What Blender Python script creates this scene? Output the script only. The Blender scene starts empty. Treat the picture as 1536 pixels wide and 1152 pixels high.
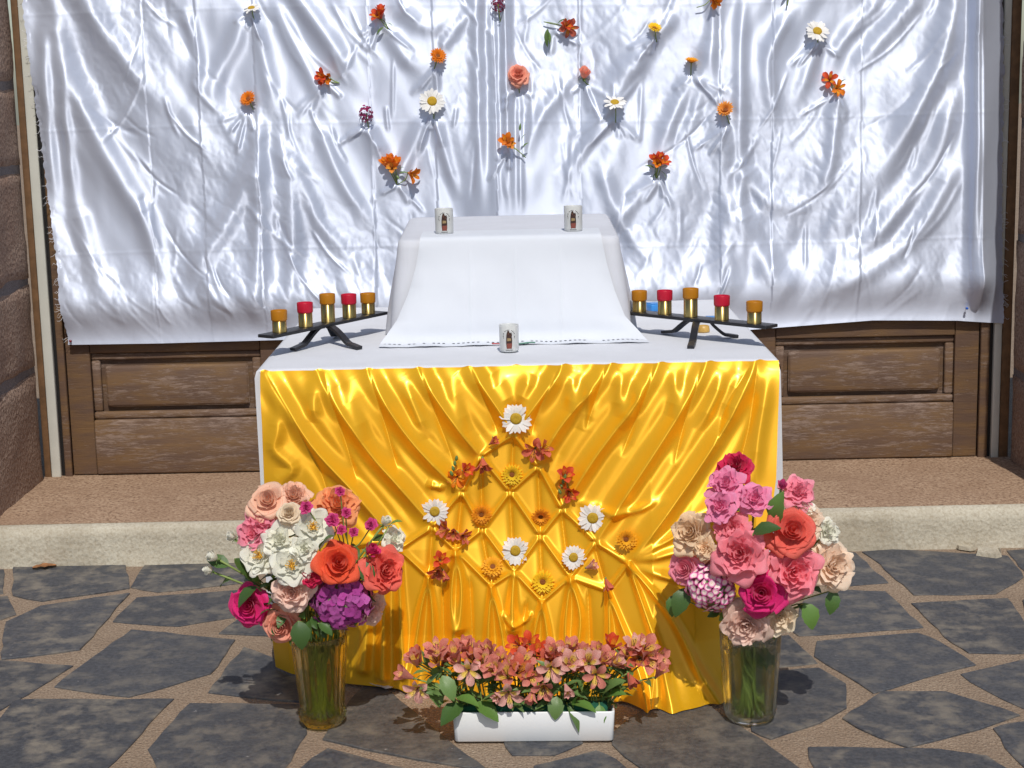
import bpy, math, random
import numpy as np
from mathutils import Matrix, Vector

random.seed(7)
rng = np.random.default_rng(7)
scene = bpy.context.scene
COL = scene.collection

# ------------------------------------------------------------------ camera
F_PX, PITCH, YAW, ROLL = 2532.4, 0.1809, -0.0040, -0.0219
CAM = np.array([0.0024, -3.9014, 1.4452])


def cam_axes():
    f = np.array([math.sin(YAW) * math.cos(PITCH), math.cos(YAW) * math.cos(PITCH), -math.sin(PITCH)])
    r = np.array([math.cos(YAW), -math.sin(YAW), 0.0])
    u = np.cross(r, f)
    c, s = math.cos(ROLL), math.sin(ROLL)
    return c * r + s * u, -s * r + c * u, f


RT, UP, FW = cam_axes()
cam_data = bpy.data.cameras.new("camera")
cam_data.sensor_width = 36.0
cam_data.lens = F_PX / 1536 * 36.0
cam_data.clip_end = 500
cam = bpy.data.objects.new("camera", cam_data)
cam.matrix_world = Matrix(((RT[0], UP[0], -FW[0], CAM[0]), (RT[1], UP[1], -FW[1], CAM[1]),
                           (RT[2], UP[2], -FW[2], CAM[2]), (0, 0, 0, 1)))
COL.objects.link(cam)
scene.camera = cam

# ------------------------------------------------------------------ sky, sun, exposure
SUN_EL, SUN_AZ = math.radians(51), math.radians(7)      # azimuth: degrees to the right of straight behind the camera
world = bpy.data.worlds.new("World")
scene.world = world
world.use_nodes = True
wn = world.node_tree
wn.nodes.clear()
sky = wn.nodes.new("ShaderNodeTexSky")
sky.sky_type = 'NISHITA'
sky.sun_disc = False
sky.sun_elevation = SUN_EL
sky.sun_rotation = math.pi - SUN_AZ
bg = wn.nodes.new("ShaderNodeBackground")
bg.inputs[1].default_value = 0.105
wo = wn.nodes.new("ShaderNodeOutputWorld")
wn.links.new(sky.outputs[0], bg.inputs[0])
wn.links.new(bg.outputs[0], wo.inputs[0])

sl = bpy.data.lights.new("sun", 'SUN')
sl.energy = 4.0
sl.angle = math.radians(0.53)
sl.color = (1.0, 0.955, 0.88)
sun = bpy.data.objects.new("sun", sl)
to_sun = Vector((math.sin(SUN_AZ) * math.cos(SUN_EL), -math.cos(SUN_AZ) * math.cos(SUN_EL), math.sin(SUN_EL)))
sun.rotation_euler = to_sun.to_track_quat('Z', 'Y').to_euler()
sun.location = (2, -6, 8)
COL.objects.link(sun)

vs = scene.view_settings
vs.view_transform = 'Standard'
vs.look = 'None'
vs.exposure = -0.32
vs.gamma = 1.0
scene.cycles.use_denoising = True
scene.cycles.max_bounces = 12
scene.cycles.transmission_bounces = 12
scene.cycles.transparent_max_bounces = 12
scene.cycles.caustics_refractive = True


# ------------------------------------------------------------------ helpers
def ray(x, y):
    return FW + RT * (x - 768) / F_PX - UP * (y - 576) / F_PX


def at(x, y, Y):
    d = ray(x, y)
    return CAM + d * (Y - CAM[1]) / d[1]


def lin(r, g, b):
    def f(c):
        c /= 255.0
        return c / 12.92 if c <= 0.04045 else ((c + 0.055) / 1.055) ** 2.4
    return (f(r), f(g), f(b))


class NT:
    """tiny node-tree builder"""

    def __init__(self, name):
        self.m = bpy.data.materials.new(name)
        self.m.use_nodes = True
        self.t = self.m.node_tree
        self.t.nodes.clear()
        self.out = self.t.nodes.new("ShaderNodeOutputMaterial")

    def n(self, typ, ins=None, **kw):
        nd = self.t.nodes.new("ShaderNode" + typ)
        for k, v in kw.items():
            setattr(nd, k, v)
        for k, v in (ins or {}).items():
            if isinstance(v, bpy.types.NodeSocket):
                self.t.links.new(v, nd.inputs[k])
            else:
                nd.inputs[k].default_value = v
        return nd

    def coord(self, which='Object'):
        return self.n("TexCoord").outputs[which]

    def noise(self, vec, scale, detail=4, rough=0.55, dist=0.0):
        return self.n("TexNoise", {'Vector': vec, 'Scale': scale, 'Detail': detail, 'Roughness': rough, 'Distortion': dist}).outputs[0]

    def ramp(self, fac, stops):
        r = self.n("ValToRGB", {0: fac})
        e = r.color_ramp.elements
        while len(e) < len(stops):
            e.new(0.5)
        for i, (p, c) in enumerate(stops):
            e[i].position = p
            e[i].color = (*c, 1) if len(c) == 3 else c
        return r.outputs[0]

    def mix(self, fac, a, b, mode='MIX'):
        m = self.n("Mix", data_type='RGBA', blend_type=mode)
        for k, v in ((0, fac), (6, a), (7, b)):
            if isinstance(v, bpy.types.NodeSocket):
                self.t.links.new(v, m.inputs[k])
            else:
                m.inputs[k].default_value = (*v, 1) if isinstance(v, tuple) and len(v) == 3 else v
        return m.outputs[2]

    def bump(self, h, strength, dist):
        return self.n("Bump", {'Height': h, 'Strength': strength, 'Distance': dist}).outputs[0]

    def finish(self, sh):
        self.t.links.new(sh, self.out.inputs[0])
        return self.m


def col4(c):
    return (*c, 1.0)


def plain(name, c, rough=0.6, metal=0.0, var=0.12, scale=40, bump=0.0, bscale=200, spec=0.5, **extra):
    t = NT(name)
    v = t.coord()
    nz = t.noise(v, scale)
    a = tuple(x * (1 - var) for x in c)
    b = tuple(min(1, x * (1 + var)) for x in c)
    colr = t.ramp(nz, [(0.3, a), (0.7, b)])
    ins = {'Base Color': colr, 'Roughness': rough, 'Metallic': metal, 'Specular IOR Level': spec}
    if bump:
        ins['Normal'] = t.bump(t.noise(v, bscale, 3), bump, 0.002)
    ins.update(extra)
    return t.finish(t.n("BsdfPrincipled", ins).outputs[0])


def petal_mat(name, c, c2=None, trans=0.3, pscale=30):
    """soft petal: diffuse + light through it; c2 is the petal's own second tint"""
    t = NT(name)
    info = t.n("ObjectInfo")
    v = t.coord()
    nz = t.noise(v, pscale, 3)
    c2 = c2 or tuple(x * 0.8 for x in c)
    cc = t.mix(t.n("MapRange", {0: nz, 1: 0.35, 2: 0.65}).outputs[0], c, c2)
    ln = t.n("VectorMath", {0: v}, operation='LENGTH').outputs['Value']
    cc = t.mix(t.n("MapRange", {0: ln, 1: 0.75, 2: 1.15, 3: 0.0, 4: 0.30}).outputs[0], cc, tuple(min(1.0, x * 1.1 + 0.10) for x in c))
    hv = t.n("HueSaturation", {'Color': cc, 'Value': t.n("MapRange", {0: info.outputs['Random'], 3: 0.86, 4: 1.1}).outputs[0]}).outputs[0]
    nb = t.bump(t.noise(v, 160, 3), 0.25, 0.002)
    d = t.n("BsdfPrincipled", {'Base Color': hv, 'Roughness': 0.55, 'Specular IOR Level': 0.25, 'Normal': nb,
                               'Sheen Weight': 0.15}).outputs[0]
    tr = t.n("BsdfTranslucent", {'Color': hv}).outputs[0]
    return t.finish(t.n("MixShader", {0: trans, 1: d, 2: tr}).outputs[0])


def mesh(name, verts, faces, mat=None, smooth=True):
    me = bpy.data.meshes.new(name)
    me.from_pydata([tuple(map(float, p)) for p in verts], [], faces)
    if mat:
        me.materials.append(mat)
    if smooth:
        me.polygons.foreach_set('use_smooth', [True] * len(me.polygons))
    me.update()
    return me


def obj(name, me, parent=None, loc=None, rot=None, scale=None, matrix=None):
    o = bpy.data.objects.new(name, me)
    COL.objects.link(o)
    if parent is not None:
        o.parent = parent
    if matrix is not None:
        o.matrix_local = matrix
    else:
        if loc is not None:
            o.location = loc
        if rot is not None:
            o.rotation_euler = rot
        if scale is not None:
            o.scale = scale if hasattr(scale, '__len__') else (scale,) * 3
    return o


def tag(o, label, cat, group=None):
    o['label'] = label
    o['category'] = cat
    if group:
        o['group'] = group
    return o


def thing(name, label, cat, loc=(0, 0, 0), rot=None, group=None, matrix=None):
    o = obj(name, None, None, loc, rot, matrix=matrix)
    o.empty_display_size = 0.05
    return tag(o, label, cat, group)


def structure(o):
    o['kind'] = 'structure'
    return o


class MB:
    """collects shapes into one mesh"""

    def __init__(self):
        self.v, self.f = [], []

    def add(self, vs_, fs):
        b = len(self.v)
        self.v += [tuple(p) for p in vs_]
        self.f += [tuple(i + b for i in q) for q in fs]
        return self

    def box(self, c, s, ch=0.0):
        """box centre c, full size s, chamfer ch (all edges)"""
        x, y, z = [t / 2 for t in s]
        if ch <= 0:
            vs_ = [(c[0] + a * x, c[1] + b * y, c[2] + d * z) for a in (-1, 1) for b in (-1, 1) for d in (-1, 1)]
            return self.add(vs_, [(0, 1, 3, 2), (4, 6, 7, 5), (0, 4, 5, 1), (2, 3, 7, 6), (0, 2, 6, 4), (1, 5, 7, 3)])
        import bmesh
        bm = bmesh.new()
        bmesh.ops.create_cube(bm, size=1.0)
        for q in bm.verts:
            q.co = (c[0] + q.co.x * s[0], c[1] + q.co.y * s[1], c[2] + q.co.z * s[2])
        bmesh.ops.bevel(bm, geom=bm.edges[:], offset=ch, segments=2, affect='EDGES', profile=0.5)
        bm.verts.index_update()
        self.add([tuple(q.co) for q in bm.verts], [[q.index for q in f.verts] for f in bm.faces])
        bm.free()
        return self

    def tube(self, pts, r, n=6, r2=None):
        pts = [np.array(p, float) for p in pts]
        base = len(self.v)
        m = len(pts)
        ref = None
        for i, p in enumerate(pts):
            t = pts[min(i + 1, m - 1)] - pts[max(i - 1, 0)]
            t = t / (np.linalg.norm(t) + 1e-9)
            if ref is None:
                ref = np.array([0, 0, 1.0]) if abs(t[2]) < 0.9 else np.array([1.0, 0, 0])
            a = np.cross(t, ref)
            a /= np.linalg.norm(a) + 1e-9
            b = np.cross(t, a)
            ref = -b if False else ref
            rr = r if r2 is None else r + (r2 - r) * i / (m - 1)
            for k in range(n):
                g = 2 * math.pi * k / n
                self.v.append(tuple(p + rr * (math.cos(g) * a + math.sin(g) * b)))
        for i in range(m - 1):
            for k in range(n):
                k2 = (k + 1) % n
                self.f.append((base + i * n + k, base + i * n + k2, base + (i + 1) * n + k2, base + (i + 1) * n + k))
        self.f.append(tuple(base + k for k in range(n))[::-1])
        self.f.append(tuple(base + (m - 1) * n + k for k in range(n)))
        return self

    def lathe(self, prof, n=32, rib=0.0, ribs=0, ribfn=None):
        base = len(self.v)
        for i, (r, z) in enumerate(prof):
            for k in range(n):
                g = 2 * math.pi * k / n
                rr = r
                if rib and (ribfn is None or ribfn(z)):
                    rr = r * (1 + rib * (abs(math.cos(g * ribs / 2)) - 0.5))
                    if rib > .1 and z < .044:
                        rr = r * (1 + .06 * math.sin(g * 20) * math.sin(z * 520))
                self.v.append((rr * math.cos(g), rr * math.sin(g), z))
        for i in range(len(prof) - 1):
            for k in range(n):
                k2 = (k + 1) % n
                self.f.append((base + i * n + k, base + i * n + k2, base + (i + 1) * n + k2, base + (i + 1) * n + k))
        return self

    def cap(self, n, start):
        self.f.append(tuple(start + k for k in range(n)))
        return self

    def mesh(self, name, mat, smooth=True):
        return mesh(name, self.v, self.f, mat, smooth)


def grid_faces(nv, nu, keep=None):
    i = np.arange((nv - 1) * (nu - 1))
    r, c = i // (nu - 1), i % (nu - 1)
    a = r * nu + c
    q = np.stack([a, a + 1, a + nu + 1, a + nu], 1)
    if keep is not None:
        q = q[keep.reshape(-1)]
    return q


def grid_mesh(name, P, mat, keep=None, flip=False):
    nv, nu = P.shape[:2]
    q = grid_faces(nv, nu, keep)
    if flip:
        q = q[:, ::-1]
    me = bpy.data.meshes.new(name)
    me.vertices.add(nv * nu)
    me.vertices.foreach_set('co', P.reshape(-1).astype(np.float32))
    me.loops.add(q.size)
    me.loops.foreach_set('vertex_index', q.reshape(-1).astype(np.int32))
    me.polygons.add(len(q))
    me.polygons.foreach_set('loop_start', np.arange(0, q.size, 4, dtype=np.int32))
    me.polygons.foreach_set('loop_total', np.full(len(q), 4, dtype=np.int32))
    me.update(calc_edges=True)
    me.validate()
    me.polygons.foreach_set('use_smooth', np.ones(len(me.polygons), dtype=bool))
    me.materials.append(mat)
    return me


def vnoise(x, y, seed=0):
    """smooth lattice noise on arrays, about -1..1"""
    g = np.random.default_rng(seed).uniform(-1, 1, (256, 256))
    xi, yi = np.floor(x).astype(int), np.floor(y).astype(int)
    fx, fy = x - xi, y - yi
    fx = fx * fx * fx * (fx * (fx * 6 - 15) + 10)
    fy = fy * fy * fy * (fy * (fy * 6 - 15) + 10)
    a = g[xi % 256, yi % 256]
    b = g[(xi + 1) % 256, yi % 256]
    c = g[xi % 256, (yi + 1) % 256]
    d = g[(xi + 1) % 256, (yi + 1) % 256]
    return a + (b - a) * fx + (c - a) * fy + (a - b - c + d) * fx * fy


def fbm(x, y, seed=0, octv=4):
    s, a = 0, 1.0
    for o in range(octv):
        s = s + a * vnoise(x * 2 ** o + 17 * o, y * 2 ** o + 31 * o, seed + o)
        a *= 0.5
    return s


def polyline_dist(X, Z, pts):
    """distance to a polyline, and 0..1 along it"""
    best = np.full(X.shape, 1e9)
    along = np.zeros(X.shape)
    L = [0]
    for a, b in zip(pts[:-1], pts[1:]):
        L.append(L[-1] + math.hypot(b[0] - a[0], b[1] - a[1]))
    for i, (a, b) in enumerate(zip(pts[:-1], pts[1:])):
        dx, dz = b[0] - a[0], b[1] - a[1]
        ll = dx * dx + dz * dz + 1e-12
        t = np.clip(((X - a[0]) * dx + (Z - a[1]) * dz) / ll, 0, 1)
        d = np.hypot(X - a[0] - t * dx, Z - a[1] - t * dz)
        m = d < best
        best = np.where(m, d, best)
        along = np.where(m, (L[i] + t * math.sqrt(ll)) / (L[-1] + 1e-9), along)
    return best, along


def smooth_line(pts, n=5):
    """Catmull-Rom through points"""
    P = [np.array(p, float) for p in pts]
    if len(P) < 3:
        return [tuple(p) for p in P]
    Q = [2 * P[0] - P[1]] + P + [2 * P[-1] - P[-2]]
    out = []
    for i in range(1, len(Q) - 2):
        for k in range(n):
            t = k / n
            out.append(tuple(0.5 * ((2 * Q[i]) + (-Q[i - 1] + Q[i + 1]) * t + (2 * Q[i - 1] - 5 * Q[i] + 4 * Q[i + 1] - Q[i + 2]) * t * t
                                    + (-Q[i - 1] + 3 * Q[i] - 3 * Q[i + 1] + Q[i + 2]) * t ** 3)))
    out.append(tuple(P[-1]))
    return out


def face_matrix(loc, d, spin=0.0, scale=1.0):
    """matrix whose +Z looks along d"""
    q = Vector(d).normalized().to_track_quat('Z', 'Y')
    return Matrix.Translation(Vector(loc)) @ q.to_matrix().to_4x4() @ Matrix.Rotation(spin, 4, 'Z') @ Matrix.Scale(scale, 4)


def to_local(M, pts):
    I = M.inverted()
    return [tuple(I @ Vector(p)) for p in pts]

# ------------------------------------------------------------------ materials of the setting
def slate_material():
    t = NT("slate")
    info = t.n("ObjectInfo")
    off = t.n("VectorMath", {0: t.coord(), 1: t.n("VectorMath", {0: info.outputs['Location'], 1: (3.1, 2.3, 0)}, operation='MULTIPLY').outputs[0]}, operation='ADD').outputs[0]
    big = t.noise(off, 7, 4, 0.6)
    blot = t.noise(off, 16, 4, 0.6, 0.15)
    fine = t.noise(off, 90, 5, 0.6)
    base = t.mix(t.n("MapRange", {0: fine, 1: 0.3, 2: 0.7, 3: 0.0, 4: 1.0}).outputs[0], lin(54, 56, 61), lin(86, 87, 91))
    base = t.mix(0.55, base, info.outputs['Color'], 'OVERLAY')
    m1 = t.n("MapRange", {0: blot, 1: 0.43, 2: 0.63}).outputs[0]
    m2 = t.n("MapRange", {0: big, 1: 0.36, 2: 0.56}).outputs[0]
    m = t.n("Math", {0: m1, 1: m2}, operation='MULTIPLY').outputs[0]
    m = t.n("Math", {0: m, 1: t.n("MapRange", {0: info.outputs['Random'], 3: 0.35, 4: 1.0}).outputs[0]}, operation='MULTIPLY').outputs[0]
    c = t.mix(m, base, lin(130, 122, 110))
    speck = t.n("MapRange", {0: t.noise(off, 55, 2, 0.5), 1: 0.74, 2: 0.80}).outputs[0]
    c = t.mix(t.n("Math", {0: speck, 1: 0.5}, operation='MULTIPLY').outputs[0], c, lin(190, 188, 185))
    hgt = t.n("Math", {0: t.noise(off, 40, 8, 0.75), 1: t.noise(off, 6, 2)}, operation='ADD').outputs[0]
    b = t.bump(hgt, 0.45, 0.005)
    return t.finish(t.n("BsdfPrincipled", {'Base Color': c, 'Roughness': t.n("MapRange", {0: fine, 3: 0.55, 4: 0.78}).outputs[0], 'Normal': b,
                                           'Specular IOR Level': 0.45}).outputs[0])


def grit_material(name, a, b, c, scale=220, bump=0.5, stain=None, rough=0.9):
    t = NT(name)
    v = t.coord()
    n1 = t.noise(v, scale, 3, 0.7)
    n2 = t.noise(v, 5, 5, 0.6)
    n3 = t.n("TexVoronoi", {'Vector': v, 'Scale': scale * 0.6}).outputs['Distance']
    base = t.ramp(n1, [(0.3, a), (0.5, b), (0.72, c)])
    base = t.mix(t.n("MapRange", {0: n2, 1: 0.35, 2: 0.7, 3: 0, 4: 0.55}).outputs[0], base, stain or a)
    h = t.n("Math", {0: n1, 1: n3}, operation='ADD').outputs[0]
    return t.finish(t.n("BsdfPrincipled", {'Base Color': base, 'Roughness': rough, 'Specular IOR Level': 0.2,
                                           'Normal': t.bump(h, bump, 0.004)}).outputs[0])


def door_material(name, flake=0.5):
    t = NT(name)
    v = t.coord()
    mp = t.n("Mapping", {'Vector': v, 'Scale': (5.5, 14, 34)}).outputs[0]
    grain = t.noise(t.n("Mapping", {'Vector': v, 'Scale': (6, 60, 90)}).outputs[0], 3, 5, 0.65)
    fl = t.noise(mp, 3.2, 9, 0.78, 0.25)
    och = t.noise(t.n("Mapping", {'Vector': v, 'Scale': (2, 7, 9)}).outputs[0], 2.5, 4)
    base = t.mix(t.n("MapRange", {0: och, 1: 0.4, 2: 0.62}).outputs[0], lin(106, 84, 70), lin(124, 96, 66))
    base = t.mix(t.n("MapRange", {0: grain, 1: 0.35, 2: 0.7, 3: 0, 4: 0.35}).outputs[0], base, lin(82, 64, 54))
    patch = t.noise(t.n("Mapping", {'Vector': v, 'Scale': (2.2, 5, 7)}).outputs[0], 1.6, 3)
    fl = t.n("Math", {0: fl, 1: t.n("Math", {0: patch, 1: 0.5}, operation='MULTIPLY').outputs[0]}, operation='ADD').outputs[0]
    fl = t.n("Math", {0: fl, 1: 0.25}, operation='SUBTRACT').outputs[0]
    mask = t.n("MapRange", {0: fl, 1: 0.60 - 0.13 * flake, 2: 0.70 - 0.13 * flake}).outputs[0]
    mask = t.n("Math", {0: mask, 1: 0.75}, operation='MULTIPLY').outputs[0]
    c = t.mix(mask, base, lin(146, 126, 114))
    h = t.n("Math", {0: grain, 1: mask}, operation='SUBTRACT').outputs[0]
    return t.finish(t.n("BsdfPrincipled", {'Base Color': c, 'Roughness': 0.62, 'Specular IOR Level': 0.3,
                                           'Normal': t.bump(h, 0.45, 0.003)}).outputs[0])


M_SLATE = slate_material()
M_MORTAR = grit_material("sandy_mortar", lin(112, 96, 82), lin(154, 134, 114), lin(182, 164, 144), 200, 0.9, lin(126, 107, 90))
M_TERRAZZO = grit_material("red_grit", lin(88, 66, 52), lin(164, 136, 112), lin(188, 164, 140), 110, 0.5, lin(142, 114, 92))
M_CONCRETE = grit_material("worn_limewash", lin(166, 155, 136), lin(188, 180, 162), lin(200, 194, 178), 120, 0.5, lin(136, 122, 102))
M_BLOCK = grit_material("pitted_stone", lin(98, 78, 66), lin(158, 134, 118), lin(186, 164, 146), 110, 1.0, lin(128, 98, 82))
M_JOINT = grit_material("grey_joint", lin(104, 96, 96), lin(130, 122, 120), lin(150, 142, 138), 180, 0.5)
M_DOOR = door_material("weathered_door_paint", 0.75)
M_DOORSTILE = door_material("brown_door_paint", 0.05)
M_STRIP = plain("pale_strip_paint", lin(205, 205, 196), 0.45, var=0.05, scale=12)
M_TAN = plain("tan_trim_wood", lin(112, 82, 54), 0.7, var=0.25, scale=30, bump=0.4, bscale=80)
M_DARK = plain("gap_shade_black", lin(28, 27, 28), 0.6)  # black colour for the shade in the gaps beside the frame posts

# ------------------------------------------------------------------ ground and paving
ground = structure(obj("ground", mesh("ground", [(-60, -60, -0.004), (60, -60, -0.004), (60, 60, -0.004), (-60, 60, -0.004)], [(0, 1, 2, 3)], M_MORTAR, False)))
STONES = [
 [(-1.554,1.093),(-1.232,1.106),(-1.152,0.837),(-1.369,0.732),(-1.465,0.791)],
 [(-1.146,1.106),(-0.857,1.107),(-0.814,0.869),(-1.049,0.797),(-1.136,0.846)],
 [(-1.741,1.036),(-1.58,1.046),(-1.511,0.813),(-1.66,0.791)],
 [(-1.635,0.733),(-1.486,0.77),(-1.418,0.61),(-1.444,0.571),(-1.572,0.541)],
 [(-1.41,0.539),(-1.358,0.668),(-1.136,0.774),(-1.159,0.305),(-1.338,0.243)],
 [(-1.096,0.734),(-0.782,0.794),(-0.771,0.558),(-0.93,0.483),(-1.114,0.529)],
 [(-0.803,0.408),(-0.773,0.515),(-0.65,0.498),(-0.634,0.373)],
 [(-1.051,0.443),(-0.764,0.344),(-0.786,0.101),(-0.948,-0.045),(-1.141,0.031)],
 [(-0.723,0.283),(-0.524,0.071),(-0.469,-0.075),(-0.533,-0.102),(-0.753,-0.032)],
 [(-1.494,0.223),(-1.339,0.219),(-1.147,0.17),(-1.239,-0.116),(-1.321,-0.295)],
 [(-1.218,-0.066),(-0.841,-0.08),(-0.908,-0.482),(-0.923,-0.586),(-1.186,-0.573),(-1.214,-0.347)],
 [(-0.789,-0.109),(-0.529,-0.13),(-0.498,-0.309),(-0.523,-0.502),(-0.537,-0.605),(-0.742,-0.595),(-0.825,-0.378)],
 [(-0.398,-0.069),(-0.385,-0.023),(-0.342,-0.019),(-0.267,-0.177),(-0.188,-0.336),(-0.13,-0.449),(-0.088,-0.523),(-0.182,-0.484),(-0.294,-0.426),(-0.443,-0.34),(-0.412,-0.185)],
 [(-0.431,-0.405),(-0.261,-0.519),(-0.205,-0.617),(-0.524,-0.645),(-0.473,-0.506)],
 [(-0.088,-0.169),(0.098,-0.179),(0.12,-0.388),(0.061,-0.449),(-0.025,-0.445)],
 [(0.026,-0.517),(0.153,-0.446),(0.189,-0.493),(0.222,-0.579),(0.192,-0.657),(0.012,-0.648)],
 [(0.202,-0.344),(0.286,-0.191),(0.416,-0.18),(0.47,-0.299),(0.522,-0.434),(0.574,-0.565),(0.603,-0.638),(0.301,-0.623),(0.252,-0.534),(0.199,-0.406)],
 [(0.94,0.988),(0.989,1.05),(1.011,1.037),(1.042,0.742),(0.93,0.721)],
 [(1.04,1.046),(1.133,1.062),(1.448,0.972),(1.43,0.765),(1.312,0.618),(1.093,0.623),(1.07,0.914)],
 [(1.473,1.025),(1.67,1.055),(1.579,0.774),(1.464,0.823)],
 [(0.714,0.356),(0.784,0.579),(0.868,0.667),(1.013,0.648),(1.043,0.343),(0.72,0.298)],
 [(1.069,0.533),(1.333,0.56),(1.301,0.269),(1.26,0.131),(1.118,0.143),(1.099,0.218)],
 [(1.374,0.539),(1.539,0.583),(1.397,0.153),(1.335,0.267)],
 [(0.736,0.133),(0.76,0.239),(1.019,0.287),(1.056,0.221),(1.101,0.051),(0.96,-0.026),(0.823,-0.121),(0.781,0.013)],
 [(0.625,0.264),(0.688,0.292),(0.721,0.089),(0.642,0.072),(0.566,0.069)],
 [(0.558,0.012),(0.629,0.022),(0.721,0.038),(0.761,-0.07),(0.733,-0.213),(0.662,-0.297),(0.543,-0.386),(0.509,-0.337)],
 [(1.063,-0.018),(1.234,0.073),(1.358,0.095),(1.22,-0.327),(1.142,-0.236),(1.092,-0.116)],
 [(0.727,-0.282),(0.845,-0.129),(0.986,-0.137),(1.11,-0.284),(0.999,-0.357),(0.829,-0.447),(0.78,-0.387)],
 [(0.62,-0.447),(0.884,-0.472),(0.975,-0.51),(0.999,-0.577),(0.999,-0.678),(0.622,-0.659),(0.615,-0.556)],
 [(1.041,-0.365),(1.081,-0.338),(1.228,-0.303),(1.104,-0.683),(1.055,-0.63),(1.043,-0.513)]]

BROWN = {12, 16}


def add_stone(poly, tint):
    cx = sum(p[0] for p in poly) / len(poly)
    cy = sum(p[1] for p in poly) / len(poly)
    poly = [(x + (x - cx) / math.hypot(x - cx, y - cy) * .011, y + (y - cy) / math.hypot(x - cx, y - cy) * .011) for x, y in poly]
    pts = []
    n = len(poly)
    for i in range(n):
        a, b = np.array(poly[i]), np.array(poly[(i + 1) % n])
        L = np.linalg.norm(b - a)
        k = max(2, int(L / 0.05))
        nrm = np.array([b[1] - a[1], a[0] - b[0]]) / (L + 1e-9)
        for j in range(k):
            t = j / k
            p = a + (b - a) * t
            if j:
                p = p + nrm * random.uniform(-0.004, 0.004)
            else:
                p = p + (np.array([cx, cy]) - p) * min(0.05, 0.002 / (np.linalg.norm(np.array([cx, cy]) - p) + 1e-6))
            pts.append((p[0] - cx, p[1] - cy))
    area = sum(pts[i][0] * pts[(i + 1) % len(pts)][1] - pts[(i + 1) % len(pts)][0] * pts[i][1] for i in range(len(pts)))
    if area < 0:
        pts = pts[::-1]
    m = len(pts)
    top = random.uniform(-0.001, 0.0015)
    vs_, fs = [], []
    for z, ins in ((-0.025, 0), (top - 0.0015, 0), (top, 0.0025)):
        for (x, y) in pts:
            r = math.hypot(x, y) + 1e-6
            vs_.append((x * (1 - ins / r), y * (1 - ins / r), z))
    for l in range(2):
        for i in range(m):
            j = (i + 1) % m
            fs.append((l * m + i, l * m + j, (l + 1) * m + j, (l + 1) * m + i))
    fs.append(tuple(range(2 * m, 3 * m)))
    o = obj("paving_stone", mesh("paving_stone", vs_, fs, M_SLATE, False), ground, (cx, cy, 0))
    o.color = (*tint, 1)
    return o


for i, poly in enumerate(STONES):
    if i in BROWN:
        tint = (0.56, 0.49, 0.40)
    else:
        g = random.uniform(-0.10, 0.08)
        tint = (0.490 + g, 0.490 + g, 0.500 + g)
    add_stone(poly, tint)
# the paving goes on to both sides and towards the viewer
for j in range(9):
    for i in range(14):
        x0 = -3.4 + i * 0.5 + (j % 2) * 0.25
        y0 = -2.75 + j * 0.43
        c = (x0 + 0.24, y0 + 0.2)
        if c[1] > 0.95 or abs(c[0]) < .62 and c[1] > -.5 or any(min(p[0] for p in q) - .03 < x0 + .49 and max(p[0] for p in q) + .03 > x0 and min(p[1] for p in q) - .03 < y0 + .42 and max(p[1] for p in q) + .03 > y0 for q in STONES):
            continue
        q = [(0.02, 0.02), (0.27, 0.0), (0.46, 0.03), (0.45, 0.37), (0.2, 0.39), (0.03, 0.36)]
        g = random.uniform(-0.05, 0.04)
        add_stone([(x0 + a + random.uniform(-.035, .035), y0 + b + random.uniform(-.03, .03)) for a, b in q], (0.475 + g, 0.49 + g, 0.53 + g))

for j in range(2):
    for i in range(3):
        x0, y0 = -.62 + i * .42 + j * .08, .2 + j * .42
        add_stone([(x0 + a + random.uniform(-.02, .02), y0 + b + random.uniform(-.02, .02)) for a, b in [(0, 0), (.37, .01), (.38, .36), (.02, .37)]], (0.475, 0.49, 0.53))

# ------------------------------------------------------------------ step in front of the door
YS, YD, HS = 1.0748, 1.7607, 0.119
nu, nv = 160, 14
U = np.linspace(-3.2, 3.2, nu)
prof = [(-0.012, -0.02), (-0.004, 0.02), (0.0, 0.05), (0.0, 0.085), (0.006, 0.106), (0.02, 0.117), (0.045, 0.120)]
P = np.zeros((len(prof), nu, 3))
for r, (dy, z) in enumerate(prof):
    P[r, :, 0] = U
    P[r, :, 1] = YS + dy + 0.006 * fbm(U * 3, U * 0 + r * 0.7, 5)
    P[r, :, 2] = z + (0.005 * fbm(U * 2.2, U * 0 + 3.3 + r, 9) if 0 < r < 6 else 0)
step = structure(obj("step", grid_mesh("step_lip", P, M_CONCRETE)))
P2 = np.zeros((10, 60, 3))
uu = np.linspace(-3.2, 3.2, 60)
for r in range(10):
    y = YS + 0.043 + (1.95 - YS - 0.043) * r / 9
    P2[r, :, 0] = uu
    P2[r, :, 1] = y
    P2[r, :, 2] = HS + 0.0015 + 0.003 * fbm(uu * 2, uu * 0 + r, 11) * (r > 0)
tread = obj("tread", grid_mesh("step_tread", P2, M_TERRAZZO), step)
# flaked plaster and a dry leaf lying at the foot of the step


def chip(name, px, py, size, label, mat, seed):
    d = ray(px, py)
    p = CAM + d * (0.01 - CAM[2]) / d[2]
    r = random.Random(seed)
    n = 9
    ring = [(size[0] * math.cos(2 * math.pi * k / n) * r.uniform(.75, 1.1), size[1] * math.sin(2 * math.pi * k / n) * r.uniform(.7, 1.1)) for k in range(n)]
    vs_ = [(x, y, 0.0) for x, y in ring] + [(x * .9, y * .9, size[2] * r.uniform(.6, 1.2)) for x, y in ring]
    fs = [(i, (i + 1) % n, n + (i + 1) % n, n + i) for i in range(n)] + [tuple(range(n, 2 * n)), tuple(range(n))[::-1]]
    o = obj(name, mesh(name, vs_, fs, mat, False), None, (p[0], p[1], 0.0))
    return tag(o, label, "rubble")


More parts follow.
